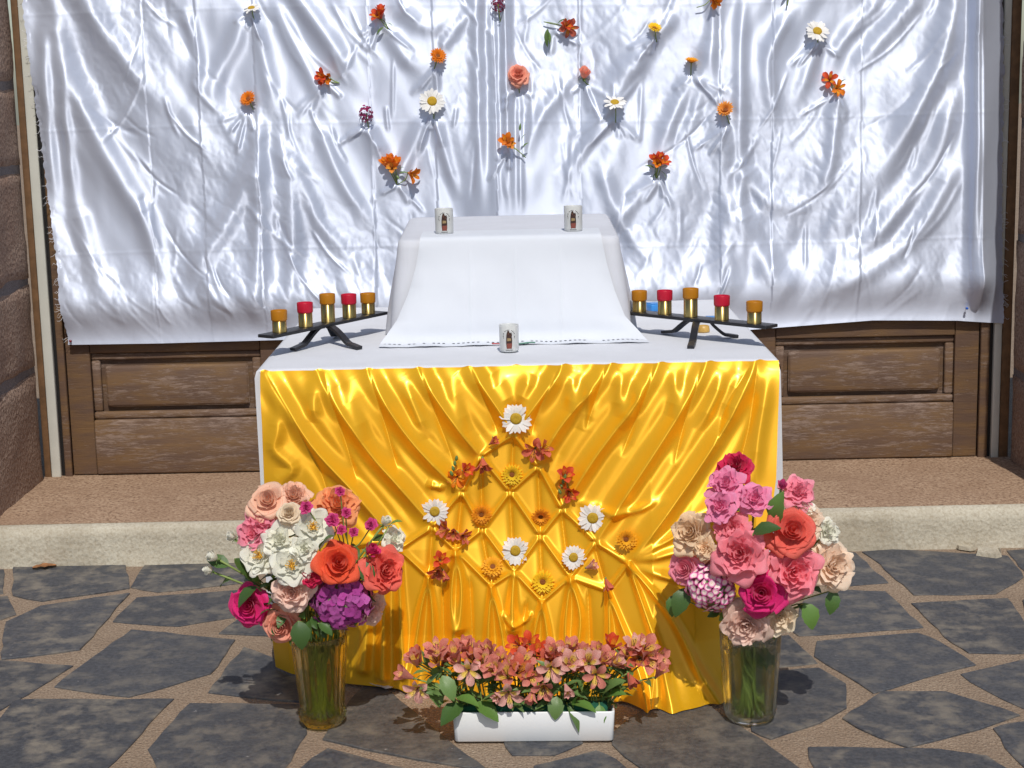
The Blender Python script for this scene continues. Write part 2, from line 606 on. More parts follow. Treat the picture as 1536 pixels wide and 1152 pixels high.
chip("plaster_chip", 1484, 826, (0.045, 0.05, 0.016), "larger flat pale plaster chip lying against the foot of the step", M_CONCRETE, 1)
chip("plaster_chip", 1450, 818, (0.03, 0.03, 0.010), "smaller plaster crumb lying beside the larger flat chip", M_CONCRETE, 4)
M_DRYLEAF = plain("dry_leaf", lin(140, 96, 60), 0.7, var=0.3, scale=60)
lf = []
for i in range(7):
    s = i / 6
    w = 0.02 * math.sin(math.pi * (0.08 + 0.86 * s)) * (1 + .35 * math.sin(i * 2.5))
    for u in (-1, 0, 1):
        lf.append((-.035 + .07 * s, u * w, 0.003 + 0.006 * abs(u) + 0.004 * math.sin(s * 3)))
dl = obj("dry_leaf", mesh("dry_leaf", lf, [(a, a + 3, a + 4, a + 1) for k in range(6) for a in (k * 3, k * 3 + 1)], M_DRYLEAF), None, (-1.45, 1.045, 0.0), (0, 0, .3))
tag(dl, "curled brown dry leaf at the foot of the whitewashed step", "leaf")


# ------------------------------------------------------------------ stone jambs beside the door
def rough_block(name, x0, x1, y0, y1, z0, z1, parent, seed):
    n = 16
    vs_, fs = [], []

    def face(o, a, b):
        base = len(vs_)
        for i in range(n + 1):
            for j in range(n + 1):
                vs_.append([o[k] + a[k] * i / n + b[k] * j / n for k in range(3)])
        for i in range(n):
            for j in range(n):
                q = base + i * (n + 1) + j
                fs.append((q, q + n + 1, q + n + 2, q + 1))
    dx, dy, dz = x1 - x0, y1 - y0, z1 - z0
    face((x0, y0, z0), (dx, 0, 0), (0, 0, dz))
    face((x1, y0, z0), (0, dy, 0), (0, 0, dz))
    face((x0, y1, z0), (0, -dy, 0), (0, 0, dz))
    face((x0, y0, z1), (dx, 0, 0), (0, dy, 0))
    V = np.array(vs_)
    c = np.array([(x0 + x1) / 2, (y0 + y1) / 2, (z0 + z1) / 2])
    h = np.array([dx, dy, dz]) / 2
    q = np.abs(V - c) / h
    # rounded worn edges: pull in where two coordinates are extreme
    e = np.clip((q - (1 - 0.02 / h)) / (0.02 / h), 0, 1)
    two = np.sort(e, 1)[:, 1]
    nz = fbm(V[:, 0] * 9 + V[:, 1] * 9, V[:, 2] * 9 + V[:, 1] * 3, seed, 4)
    d = 0.004 * nz - 0.014 * two
    V = V + (V - c) / np.linalg.norm(V - c, axis=1)[:, None] * d[:, None]
    return obj(name, mesh(name, V, fs, M_BLOCK), parent)


ZJ_L = [0.03, 0.50, 0.80, 1.178, 1.446, 1.80, 2.2, 2.7]
ZJ_R = [0.03, 0.42, 0.877, 1.261, 1.53, 1.85, 2.25, 2.7]
for side, ZJ, X0, lab in ((-1, ZJ_L, 1.628, "dark pitted stone jamb beside the leaning pale strip, with a dry leaf below"),
                          (1, ZJ_R, 1.672, "reddish pitted stone jamb behind the frayed edge of the white satin")):
    core = MB()
    cx = side * (X0 + 0.76)
    core.box((cx, 1.41, 1.37), (1.50, 0.662, 2.66))
    wall = obj("stone_wall", core.mesh("stone_wall_joints", M_JOINT, False))
    tag(wall, lab, "stone wall")
    for r in range(7):
        z0, z1 = ZJ[r] + 0.007, ZJ[r + 1] - 0.007
        cut = 0.55 if r % 2 else 0.85
        for a, b in ((0, cut), (cut + 0.014, 1.5)):
            xa, xb = X0 + a, X0 + b
            if side < 0:
                xa, xb = -xb, -xa
            rough_block("stone_block", xa, xb, 1.07, 1.75, z0, z1, wall, r * 3 + (0 if a == 0 else 40) + (100 if side > 0 else 0))

# ------------------------------------------------------------------ wooden door behind the satin
FRAME = thing("door_frame", "brown door frame with pale metal strips beside the stone jambs", "door frame", (0, YD, HS))


def part_box(name, parent, mat, x0, x1, y0, y1, z0, z1, ch=0.003, off=(0, 0, 0)):
    mb = MB().box(((x0 + x1) / 2 - off[0], (y0 + y1) / 2 - off[1], (z0 + z1) / 2 - off[2]), (abs(x1 - x0), abs(y1 - y0), abs(z1 - z0)), ch)
    return obj(name, mb.mesh(name, mat), parent)


fo = (0, YD, HS)
for s, xs in ((-1, (1.632, 1.608, 1.575, 1.537)), (1, (1.674, 1.641, 1.615, 1.571))):
    part_box("wood_trim", FRAME, M_TAN, s * xs[0], s * (xs[1] + 0.001), 1.748, 1.80, HS, 2.7, .003, fo)
    part_box("metal_strip", FRAME, M_STRIP, s * xs[1], s * xs[2], 1.744, 1.80, HS, 2.7, .004, fo)
    part_box("gap_shade_strip", FRAME, M_DARK, s * (xs[2] - 0.001), s * (xs[2] - 0.012), 1.760, 1.80, HS, 2.7, .001, fo)  # black strip filling the gap, standing in for the shade inside it
    part_box("frame_post", FRAME, M_DOORSTILE, s * (xs[2] - 0.013), s * xs[3], 1.748, 1.80, HS, 2.7, .004, fo)


def door_leaf(xa, xb, label, outer):
    """outer: +1 when the hinge stile is at xb, -1 at xa"""
    o = ((xa + xb) / 2, YD, HS)
    t = thing("door_leaf", label, "door", o)
    P_ = lambda n, m, *a, ch=.003: part_box(n, t, m, *a, ch, o)
    z0, z1 = HS + 0.006, 2.68
    P_("stile", M_DOORSTILE, xa + .002, xa + .083, 1.758, 1.80, z0, z1)
    P_("stile", M_DOORSTILE, xb - .083, xb - .002, 1.758, 1.80, z0, z1)
    a, b = xa + .084, xb - .084
    P_("back_board", M_DOOR, a, b, 1.787, 1.799, z0, z1)
    P_("kick_board", M_DOOR, a, b, 1.750, 1.786, z0, .315, ch=.006)
    P_("rail", M_DOOR, a, b, 1.761, 1.786, .3155, .342, ch=.008)
    P_("rail", M_DOORSTILE, a, b, 1.757, 1.786, .546, .66, ch=.004)
    # moulding round the lower panel
    P_("moulding", M_DOOR, a, b, 1.770, 1.786, .520, .5455, ch=.006)
    P_("moulding", M_DOOR, a, a + .03, 1.769, 1.786, .3425, .5195, ch=.006)
    P_("moulding", M_DOOR, b - .03, b, 1.769, 1.786, .3425, .5195, ch=.006)
    P_("panel", M_DOOR, a + .045, b - .045, 1.766, 1.786, .357, .500, ch=.010)
    P_("panel", M_DOOR, a + .045, b - .045, 1.766, 1.786, .70, 1.62, ch=.010)
    P_("rail", M_DOORSTILE, a, b, 1.757, 1.786, 1.66, 1.78, ch=.004)
    P_("panel", M_DOOR, a + .045, b - .045, 1.766, 1.786, 1.82, 2.6, ch=.010)
    return t


door_leaf(-1.536, -.79, "weathered brown door leaf with ochre peeling paint behind the white rose bouquet", -1)
door_leaf(-.786, -.003, "plain brown door leaf hidden behind the altar, next to the ochre peeling leaf", -1)
door_leaf(.003, .79, "plain brown door leaf hidden behind the altar, next to the grey peeling leaf", 1)
door_leaf(.794, 1.569, "weathered brown door leaf with grey peeling paint behind the big pink roses", 1)


# ------------------------------------------------------------------ white satin hung over the door
def satin_material(name, c, metal, rough, bump, bscale, spec=0.5, c2=None, stretch=(1, 1, 1), aniso=0.0, coat=0.0):
    t = NT(name)
    v = t.coord()
    mp = t.n("Mapping", {'Vector': v, 'Scale': stretch}).outputs[0]
    n1 = t.noise(mp, bscale, 5, 0.6, 0.8)
    n2 = t.noise(mp, bscale * 0.28, 4, 0.6, 1.2)
    h = t.n("Math", {0: n1, 1: t.n("Math", {0: n2, 1: 2.4}, operation='MULTIPLY').outputs[0]}, operation='ADD').outputs[0]
    cc = t.mix(t.noise(v, 6, 3), c, c2 or tuple(x * 0.93 for x in c))
    return t.finish(t.n("BsdfPrincipled", {'Base Color': cc, 'Metallic': metal, 'Roughness': rough, 'Specular IOR Level': spec,
                                           'Anisotropic': aniso, 'Tangent': t.n("CombineXYZ", {2: 1.0}).outputs[0], 'Coat Weight': coat, 'Coat Roughness': 0.2, 'Normal': t.bump(h, bump, 0.004)}).outputs[0])


M_SATIN = satin_material("white_satin", (0.66, 0.72, 0.87), 0.46, 0.53, 0.04, 36, stretch=(1, 1, 0.7), aniso=0.85)

CUR_Y = 1.735
CPX = 0.00219


def cp(pts):
    return [(at(x, y, CUR_Y)[0], at(x, y, CUR_Y)[2]) for x, y in pts]


RIDGES = [  # (height mm, half width px, line)
    (17, 12, [(126, -60), (131, 0), (180, 75), (228, 140), (268, 172)]), (11, 9, [(366, 20), (356, 60), (330, 110), (312, 170)]),
    (16, 11, [(80, 0), (100, 90), (130, 165), (192, 280), (232, 340), (268, 405)]), (14, 10, [(388, 240), (350, 320), (305, 390), (278, 432)]),
    (8, 6, [(70, 40), (76, 200), (88, 330)]), (8, 6, [(98, 110), (108, 250), (118, 330)]), (9, 9, [(118, 310), (138, 380), (165, 450)]),
    (15, 10, [(430, -40), (449, 0), (500, 68), (553, 150)]), (8, 7, [(412, 0), (440, 60), (475, 130), (505, 200)]), (8, 7, [(383, 30), (405, 120), (412, 180)]),
    (9, 8, [(583, 45), (608, 85), (640, 108)]), (7, 6, [(660, 75), (700, 22), (712, 0)]),
    (10, 6, [(715, -30), (718, 150), (722, 330)]), (13, 5, [(757, -30), (760, 150), (766, 330)]), (8, 5, [(737, 0), (742, 150), (745, 330)]),
    (6, 5, [(778, 130), (782, 320)]), (12, 8, [(388, 170), (391, 300), (388, 500)]), (13, 9, [(420, 200), (440, 300), (437, 500)]),
    (9, 7, [(552, 190), (568, 225), (582, 240)]), (8, 7, [(480, 190), (520, 280), (570, 350)]), (8, 7, [(440, 230), (480, 330), (540, 400)]),
    (9, 7, [(640, 175), (612, 235), (590, 300)]), (8, 6, [(655, 175), (668, 230), (690, 300)]),
    (12, 9, [(1010, 20), (945, 95), (890, 148)]), (10, 8, [(968, 85), (912, 160), (870, 230)]), (10, 8, [(1036, 115), (1006, 180), (985, 238)]),
    (8, 7, [(1062, 60), (1040, 170), (1005, 235)]), (9, 8, [(985, 262), (950, 300), (920, 345)]), (8, 7, [(855, 120), (805, 185), (788, 250)]),
    (7, 6, [(925, 175), (880, 215), (850, 270)]), (8, 8, [(900, 250), (930, 330), (980, 400)]),
    (15, 14, [(1080, 185), (1090, 300), (1082, 460)]), (8, 6, [(1112, 0), (1108, 150), (1114, 430)]), (7, 6, [(1068, -20), (1066, 160)]),
    (17, 11, [(1428, -40), (1421, 30), (1394, 118), (1325, 258), (1300, 280)]), (13, 10, [(1375, -10), (1310, 68), (1262, 118)]),
    (8, 7, [(1318, 0), (1262, 62), (1240, 110)]), (8, 7, [(1228, 62), (1205, 120), (1190, 160)]), (14, 11, [(1426, 140), (1392, 250), (1331, 329), (1279, 376), (1210, 415)]),
    (14, 11, [(1424, 240), (1372, 340), (1297, 403), (1210, 445)]), (10, 9, [(1112, 250), (1150, 300), (1215, 312)]), (12, 12, [(1108, 310), (1150, 400), (1205, 435)]),
    (16, 5, [(1457, -40), (1452, 200), (1449, 490)]), (7, 6, [(1250, 140), (1245, 230), (1225, 300)]), (9, 7, [(1180, 20), (1150, 90), (1160, 190)]),
    (9, 8, [(600, 10), (640, 40), (690, 30)]), (8, 8, [(210, 300), (236, 380), (260, 440)]), (7, 6, [(280, 20), (300, 90), (296, 160)]),
]
for (fx, fy) in [(377, 12), (570, 30), (830, 40), (982, 50), (1226, 55), (657, 95), (490, 118), (777, 125), (876, 120), (1037, 108), (1252, 135), (372, 160),
                 (549, 185), (648, 165), (922, 170), (1092, 180), (765, 215), (598, 270), (988, 262)]:
    side = -1 if fx < 768 else 1
    for k in range(4):
        g = math.radians(random.uniform(-70, 70))
        L = random.uniform(25, 70)
        RIDGES.append((random.uniform(3, 6), random.uniform(3, 5), [(fx, fy + 6), (fx + L * math.sin(g), fy + 6 + L * math.cos(g))]))
for k in range(170):
    x, y = random.uniform(70, 1440), random.uniform(-40, 500)
    lean = np.interp(x, [80, 600, 768, 930, 1440], [0.55, 0.35, 0.0, -0.45, -0.6]) + random.gauss(0, 0.3)
    L = random.uniform(18, 65)
    RIDGES.append((random.uniform(1.0, 3.4) * random.choice((1, 1, -1)), random.uniform(2.2, 5), [(x, y), (x + L * lean, y + L), (x + L * lean * 2.2, y + L * 1.7)]))

nu, nv = 900, 520
uu = np.linspace(0, 1, nu)
vv = np.linspace(0, 1, nv) ** 1.25        # finer rows low, where the photo looks
ZT = 2.25
zb = np.interp(uu, [0, 0.1, 0.25, 0.72, 0.86, 0.95, 1], [.582, .580, .584, .582, .607, .600, .586])
Z = zb[None, :] + (ZT - zb[None, :]) * vv[:, None]
xl = np.interp(Z[:, 0], [.58, .8, 1.1, 1.45, 1.72, 2.25], [-1.514, -1.526, -1.546, -1.566, -1.581, -1.586])
xr = np.interp(Z[:, -1], [.58, .8, 1.1, 1.45, 1.72, 2.25], [1.642, 1.628, 1.620, 1.615, 1.600, 1.595])
X = xl[:, None] + (xr - xl)[:, None] * uu[None, :]
H = 0.016 * fbm(X * 2.6, Z * 1.9, 21, 2) + 0.0036 * fbm(X * 9, Z * 5.5, 31, 2)
q_ = X - 0.6 * np.tanh(X / 0.45) * (Z - 1.2)
H += 0.008 * fbm(q_ * 6.5, Z * 1.5, 33, 2)
cr = fbm(X * 17 + Z * 6, Z * 12, 41, 3)
env = np.clip(0.5 + 0.9 * fbm(X * 2.3, Z * 2.6, 51, 2), 0, 1)
H += 0.0020 * env * (np.abs(cr) - 0.4)
H += 0.0005 * env * (np.abs(fbm(X * 42, Z * 30, 61, 2)) - 0.4)
for a, w, line in RIDGES:
    if a >= 7:
        a, w = a * 1.30, w * 1.55
    ln = smooth_line(cp(line), 4)
    m = 3.2 * w * CPX
    la = np.array(ln)
    c0, c1 = np.searchsorted(uu, [(la[:, 0].min() - m + 1.58) / 3.2 - .03, (la[:, 0].max() + m + 1.58) / 3.2 + .03])
    r0, r1 = np.searchsorted(vv, [(la[:, 1].min() - m - .62) / (ZT - .6) - .02, (la[:, 1].max() + m - .58) / (ZT - .62) + .02])
    sl_ = np.s_[max(r0, 0):max(r1, 1), max(c0, 0):max(c1, 1)]
    d, s = polyline_dist(X[sl_], Z[sl_], ln)
    fade = np.clip(np.minimum(s / 0.2, (1 - s) / 0.2), 0, 1) if a < 9 else np.clip(np.minimum(s / 0.15 + .3, (1 - s) / 0.35), 0, 1)
    H[sl_] += 0.001 * a * 1.0 * np.exp(-(d / (w * CPX)) ** 2) * fade
# pressed folds of the cloth, a slight tilt to each folded field
vx = [at(x, 250, CUR_Y)[0] for x in (228, 306, 390, 560, 655, 745, 870, 1078, 1156, 1288, 1452)]
hz = [at(768, y, CUR_Y)[2] for y in (368, 182, 8)]
for i, x in enumerate(vx):
    H += (0.0011 if i % 3 == 0 else 0.0005) * np.exp(-((X - x - 0.012 * (Z - 1.2) - 0.004 * fbm(Z * 3, Z * 0 + i, 77, 2)) / 0.005) ** 2) * (1 if i % 2 else -1) * np.clip(.6 + fbm(Z * 2, Z * 0 + 9 * i, 78, 2), 0, 1)
    H += 0.006 * np.maximum(0, 1 - np.abs(X - x) / 0.09) * (0.5 if i % 3 else -0.35) * np.where(X > x, 1, 0.35)
for z in hz:
    H += 0.0007 * np.exp(-((Z - z + 0.01 * np.sin(X * 2)) / 0.006) ** 2)
# lower part leans out over the foot of the door, the hem hangs straight
sm = np.clip((0.90 - Z) / 0.24, 0, 1)
H += 0.034 * (sm * sm * (3 - 2 * sm))
hem = np.clip((Z - zb[None, :] - 0.008) / 0.16, 0.0, 1)
hem = hem * hem * (3 - 2 * hem)
H = H + 0.030
H = np.where(H < 0.006, 0.006 * np.exp((H - 0.006) / 0.012), H)
H *= 0.10 + 0.90 * hem
er = X - xr[:, None]
H *= np.clip(-er / 0.10, 0.1, 1)
H += 0.045 * np.where(er < -0.085, np.clip((er + 0.125) / 0.04, 0, 1), np.clip(-er / 0.085, 0, 1)) * hem      # right edge turns back
ragged = 0.003 * fbm(Z * 60, Z * 0 + 2, 71, 2)
X = X + np.where(uu[None, :] < 0.004, ragged, 0) + np.where(uu[None, :] > 0.996, ragged, 0)
CUR = np.stack([X, CUR_Y - np.maximum(H, -0.004), Z], 2)


def curtain_y(x, z):
    i = int(np.argmin(np.abs(CUR[:, nu // 2, 2] - z)))
    j = int(np.argmin(np.abs(CUR[i, :, 0] - x)))
    return float(CUR[i, j, 1])


cur_o = (0, CUR_Y, ZT)
curtain = obj("satin_backdrop", grid_mesh("satin_backdrop", CUR - np.array(cur_o), M_SATIN), None, cur_o)
tag(curtain, "wide crumpled white satin sheet hung over the wooden door", "curtain")
# frayed threads at both raw edges
M_THREAD = plain("white_thread", (0.8, 0.8, 0.84), 0.6)
for side in (0, 1):
    mb = MB()
    for k in range(46):
        i = random.randrange(10, int(nv * 0.8))
        p = CUR[i, -1 if side else 0]
        s = 1 if side else -1
        pts = [p]
        for q in range(3):
            pts.append(pts[-1] + np.array([s * random.uniform(.003, .008), random.uniform(-.003, .003), random.uniform(-.008, .005)]))
        mb.add([], [])
        mb.tube([x - np.array(cur_o) for x in pts], 0.0006, 3)
    fr = obj("frayed_thread", mb.mesh("frayed_thread", M_THREAD), curtain)
    fr['kind'] = 'stuff'
for nm, px, py, cc, lb in (("push_pin", 107, 511, lin(120, 28, 40), "dark red push pin in the lower corner of the satin sheet"),
                           ("push_pin", 1447, 461, lin(30, 90, 190), "blue push pin near the frayed edge of the satin sheet")):
    p = at(px, py, CUR_Y)
    y = curtain_y(p[0], p[2])
    mb = MB().lathe([(0.0001, .008), (.004, .008), (.0045, .006), (.003, .003), (.004, 0), (.001, -.002), (.0005, -.012)], 12)
    tag(obj(nm, mb.mesh(nm, plain(nm + str(px), cc, .3)), None, matrix=face_matrix((p[0], y - .001, p[2]), (0, -1, .1))), lb, "pin")

# ------------------------------------------------------------------ altar table and its cloths
TZ = 0.78
M_WOOD = plain("table_wood", lin(120, 86, 58), 0.6, var=.2, scale=20)
M_COTTON = plain("white_cotton", (0.67, 0.685, 0.73), 0.85, var=.03, scale=9, bump=.25, bscale=700, spec=.15)
M_COTTON_SHADED = plain("shaded_white_cotton", (0.61, 0.625, 0.68), 0.85, var=.04, scale=9, bump=.25, bscale=700, spec=.15)  # darker copy of the white cotton, with the riser's side shade in its colour
M_LINEN = plain("white_linen", (0.66, 0.69, 0.75), 0.8, var=.02, scale=7, bump=.25, bscale=900, spec=.2)
table = thing("altar_table", "wooden table hidden under the white and gold cloths", "table", (0, .52, 0))
obj("tabletop", MB().box((0, 0, .757), (1.17, 1.03, .03), .004).mesh("tabletop", M_WOOD), table)
for sx in (-1, 1):
    for sy in (-1, 1):
        obj("leg", MB().box((sx * .46, sy * .34, .371), (.05, .05, .742), .004).mesh("leg", M_WOOD), table)

# white tablecloth: top, rolled front edge, drapes at both sides
nu, nv = 150, 90
w_half, ov = .600, .62                       # half width of the top, drop at the sides
U = np.concatenate([np.linspace(-w_half - ov, -w_half - .012, 36), np.linspace(-w_half, w_half, nu - 72), np.linspace(w_half + .012, w_half + ov, 36)])
V = np.concatenate([[-.060, -.045, -.03, -.018, -.009], np.linspace(-.002, 1.045, nv - 5)])
P = np.zeros((nv, nu, 3))
for j, u in enumerate(U):
    for i, v in enumerate(V):
        over = max(0.0, abs(u) - w_half)
        s = 1 if u > 0 else -1
        r = .016
        if over > 0:
            a = min(over / r, math.pi / 2)
            x = s * (w_half + r * math.sin(a))
            z = TZ - r * (1 - math.cos(a)) - max(0, over - r * math.pi / 2)
            drop = TZ - z
            x += s * (.010 * drop + .012 * math.sin(v * 16 + s) * drop * 1.6)
        else:
            x, z = u, TZ
        y = v
        if v < 0:                            # rolls over the front edge
            a = min(-v / .012, math.pi / 2)
            y = -.012 * math.sin(a)
            z -= .012 * (1 - math.cos(a)) + max(0, -v - .019)
            if over > 0:                     # the side drape turns in behind the gold cloth
                z = TZ - r * (1 - math.cos(min(over / r, math.pi / 2))) - max(0, over - r * math.pi / 2)
                y = -.0075
                x -= s * max(0, -v - .012) * 1.1
        P[i, j] = (x, y, z)
P[:, :, 2] += np.where(np.abs(U)[None, :] <= w_half, .0012 * fbm(P[:, :, 0] * 7, P[:, :, 1] * 7, 81, 3), 0)
P[:5, :, 2] += .003 * np.sin(U * 31)[None, :] * np.linspace(1, 0.2, 5)[:, None]
cloth = obj("tablecloth", grid_mesh("tablecloth", P - np.array((0, 0, TZ)), M_COTTON), None, (0, 0, TZ))
tag(cloth, "plain white cotton cloth covering the table top, under the candles", "tablecloth")

# ------------------------------------------------------------------ gold satin frontal
M_GOLD = satin_material("gold_satin", (0.97, 0.535, 0.02), 0.42, 0.40, 0.02, 40, c2=(0.95, 0.46, 0.010), aniso=0.85, coat=0.15)
GPX = 0.00156
GY = -0.022


def gp(pts):
    return [(at(x, y, GY)[0], at(x, y, GY)[2]) for x, y in pts]


pins = [(396, 556), (478, 553), (551, 550), (626, 547), (700, 544), (771, 541), (844, 541), (915, 540), (988, 539), (1060, 537), (1134, 537)]
N_ = {1: (770, 646), 2: (721, 679), 3: (807, 694), 4: (693, 733), 5: (765, 733), 6: (842, 757), 7: (649, 784), 8: (724, 788), 9: (810, 797), 10: (891, 801),
      11: (684, 818), 12: (771, 848), 13: (854, 854), 14: (938, 828), 15: (644, 857), 16: (737, 869), 17: (812, 890), 18: (908, 869), 19: (600, 816)}
lat = [(1, 2), (1, 3), (2, 4), (2, 5), (3, 5), (3, 6), (4, 7), (4, 8), (5, 8), (5, 9), (6, 9), (6, 10), (7, 11), (8, 11), (8, 12), (9, 12), (9, 13), (10, 13), (10, 14),
       (11, 15), (11, 16), (12, 16), (12, 17), (13, 17), (13, 18), (14, 18), (7, 19), (19, 15)]
G = []          # (height mm, half width px, line, kind) kind r = rounded ridge, v = sharp valley
for a, b in lat:
    G.append((9, 4.2, [N_[a], N_[b]], 'n'))
main = [[(396, 556), (415, 580), (470, 662), (538, 736), (600, 812)], [(478, 553), (482, 566), (555, 670), (600, 722), (649, 780)],
        [(551, 550), (556, 563), (607, 640), (650, 690), (693, 733)], [(626, 547), (630, 557), (681, 629), (721, 679)], [(700, 544), (704, 549), (740, 598), (770, 642)],
        [(844, 541), (836, 560), (797, 610), (772, 642)], [(915, 540), (910, 553), (853, 616), (826, 655), (807, 692)], [(988, 539), (984, 550), (941, 611), (890, 680), (844, 754)],
        [(1060, 537), (1055, 551), (1009, 624), (950, 712), (893, 798)], [(1134, 537), (1128, 551), (1092, 619), (1040, 697), (985, 770), (940, 824)]]
for ln in main:
    G.append((22, 8.5, ln, 'm'))
second = [[(400, 560), (440, 620), (480, 700), (500, 760)], [(487, 560), (500, 600), (520, 660), (538, 722)], [(555, 556), (572, 610), (599, 706)], [(631, 552), (655, 620), (683, 695)],
          [(705, 548), (728, 600), (749, 650)], [(838, 550), (812, 600), (796, 650)], [(908, 548), (890, 600), (878, 640)], [(980, 548), (962, 600), (930, 680)],
          [(1050, 550), (1030, 610), (1008, 690)], [(1124, 548), (1088, 600), (1070, 660)], [(1134, 545), (1120, 640), (1090, 740)]]
for ln in second:
    G.append((-8, 6, ln, 'v'))
billow = [[(470, 566), (474, 600), (470, 630)], [(512, 575), (533, 610), (552, 655)], [(608, 566), (617, 590), (640, 655)], [(668, 570), (684, 600), (700, 645)], [(738, 560), (758, 590), (768, 610)],
          [(858, 556), (857, 590), (852, 612)], [(930, 552), (930, 590), (926, 620)], [(1012, 552), (1012, 590), (1004, 620)], [(1078, 552), (1074, 580), (1045, 640)],
          [(1110, 560), (1090, 600), (1084, 622)], [(404, 570), (421, 629), (414, 668), (440, 698), (420, 722), (424, 760)], [(1148, 556), (1142, 600), (1132, 660), (1128, 720)],
          [(800, 560), (790, 580), (778, 605)], [(880, 560), (884, 600), (868, 640)], [(950, 560), (955, 600), (930, 640)]]
for ln in billow:
    G.append((10, 10, ln, 'r'))
down = [[(644, 857), (632, 910), (620, 990), (612, 1030)], [(644, 857), (650, 910), (652, 990), (654, 1040)], [(737, 869), (733, 930), (730, 1040)], [(737, 869), (750, 920), (760, 985), (766, 1050)],
        [(812, 890), (802, 930), (790, 1000), (784, 1050)], [(812, 890), (820, 940), (826, 1050)], [(908, 869), (910, 930), (906, 1050)], [(908, 869), (925, 910), (945, 960), (965, 1040)],
        [(938, 828), (960, 890), (985, 960), (1005, 1020), (1000, 1055)], [(600, 816), (602, 900), (606, 1000)], [(684, 818), (693, 870), (690, 930)], [(771, 848), (768, 900), (770, 930)],
        [(854, 854), (868, 910), (858, 980)], [(684, 818), (678, 900), (688, 1000)], [(854, 854), (846, 930), (850, 1040)], [(600, 816), (560, 880), (545, 1000)], [(600, 816), (580, 870), (575, 1010)],
        [(938, 828), (1000, 900), (1040, 980), (1060, 1030)]]
for ln in down:
    G.append((19, 6.5, ln, 'd'))
for k, ln in enumerate([[(770, 655), (767, 728)], [(721, 690), (724, 780)], [(807, 704), (811, 790)], [(693, 742), (686, 812)], [(765, 742), (770, 840)], [(842, 768), (852, 850)],
           [(649, 795), (645, 850)], [(724, 800), (736, 862)], [(810, 806), (813, 880)], [(891, 812), (905, 862)], [(665, 870), (668, 990)], [(705, 860), (712, 1000)], [(790, 890), (775, 1000)], [(880, 870), (885, 1000)]]):
    G.append((-8, 4, ln, 'v'))
side_r = [[(940, 824), (985, 800), (1050, 765), (1110, 745)], [(945, 826), (1000, 812), (1060, 800)], [(600, 812), (565, 806), (520, 815), (470, 830)], [(600, 818), (560, 830), (500, 860), (450, 900)],
          [(945, 832), (1010, 850), (1070, 880)], [(1000, 735), (925, 760), (860, 745)], [(640, 720), (670, 728)]]
for ln in side_r:
    G.append((12, 6, ln, 'r'))

nu, nv = 620, 470
uu = np.linspace(0, 1, nu)
vv = np.linspace(0, 1, nv)                    # 0 at the hem, 1 at the table edge
ztop = np.interp(uu, [0, 1], [.7815, .7815])
for k in range(len(pins)):
    px_ = gp([pins[k]])[0][0]
    ztop = ztop + .004 * np.exp(-((np.linspace(-.6, .6, nu) - px_) / .010) ** 2)
ztop -= .003
Z = .004 + (ztop[None, :] - .004) * vv[:, None]
lx = np.array([at(x, y, GY)[[2, 0]] for x, y in [(398, 965), (398, 850), (398, 725), (396, 640), (391, 556)]])
rx = np.array([at(x, y, GY)[[2, 0]] for x, y in [(1100, 1030), (1128, 900), (1148, 800), (1160, 715), (1164, 620), (1168, 540)]])
xl = np.interp(vv * .772, lx[:, 0], lx[:, 1])
xr = np.interp(vv * .772, rx[:, 0], rx[:, 1])
X = xl[:, None] + (xr - xl)[:, None] * uu[None, :]
D = .004 * fbm(X * 5, Z * 4, 91, 2) * np.clip((.77 - Z) / .1, 0, 1)
Hn = np.zeros_like(X)
for a, w, ln, kind in G:
    la = gp(ln)
    la = smooth_line(la, 5) if len(la) > 2 else la
    d, s = polyline_dist(X, Z, la)
    ww = w * GPX
    if kind == 'n':
        Hn = np.maximum(Hn, .001 * a * np.exp(-(d / ww) ** 2))
    elif kind == 'm':
        pr = np.exp(-(np.sqrt(d * d + (.35 * ww) ** 2) - .35 * ww) / (.95 * ww)) * np.clip(.35 + 2.5 * s, 0, 1) * np.clip(.45 + 2.2 * (1 - s), 0, 1)
        D += .001 * a * pr - .005 * np.exp(-((d - 2.2 * ww) / (1.1 * ww)) ** 2) * np.clip(np.minimum(s, 1 - s) / .15, 0, 1)
    elif kind == 'v':
        D += .001 * a * np.exp(-d / ww) * np.clip(np.minimum(s + .05, 1 - s) / .15, 0, 1)
    elif kind == 'd':
        g = .6 + .7 * s
        D += .001 * a * np.exp(-(d / (ww * (.55 + .9 * s))) ** 2) * g
    else:
        D += .001 * a * np.exp(-(d / ww) ** 2) * np.clip(np.minimum(s, 1 - s) / .3, 0, 1)
D += Hn
for k, p in N_.items():
    q = gp([p])[0]
    D -= .010 * np.exp(-((X - q[0]) ** 2 + (Z - q[1]) ** 2) / (4.5 * GPX) ** 2)
for p in pins:
    q = gp([p])[0]
    D -= .006 * np.exp(-((X - q[0]) ** 2 + (Z - q[1] - .006) ** 2) / (5 * GPX) ** 2)
# scalloped loop under the lattice
q = gp([(775, 905)])[0]
rr = np.hypot(X - q[0], (Z - q[1]) * 1.0)
D += .010 * np.exp(-((rr - 20 * GPX) / (4 * GPX)) ** 2) * np.clip((q[1] - Z) / .01, 0, 1)
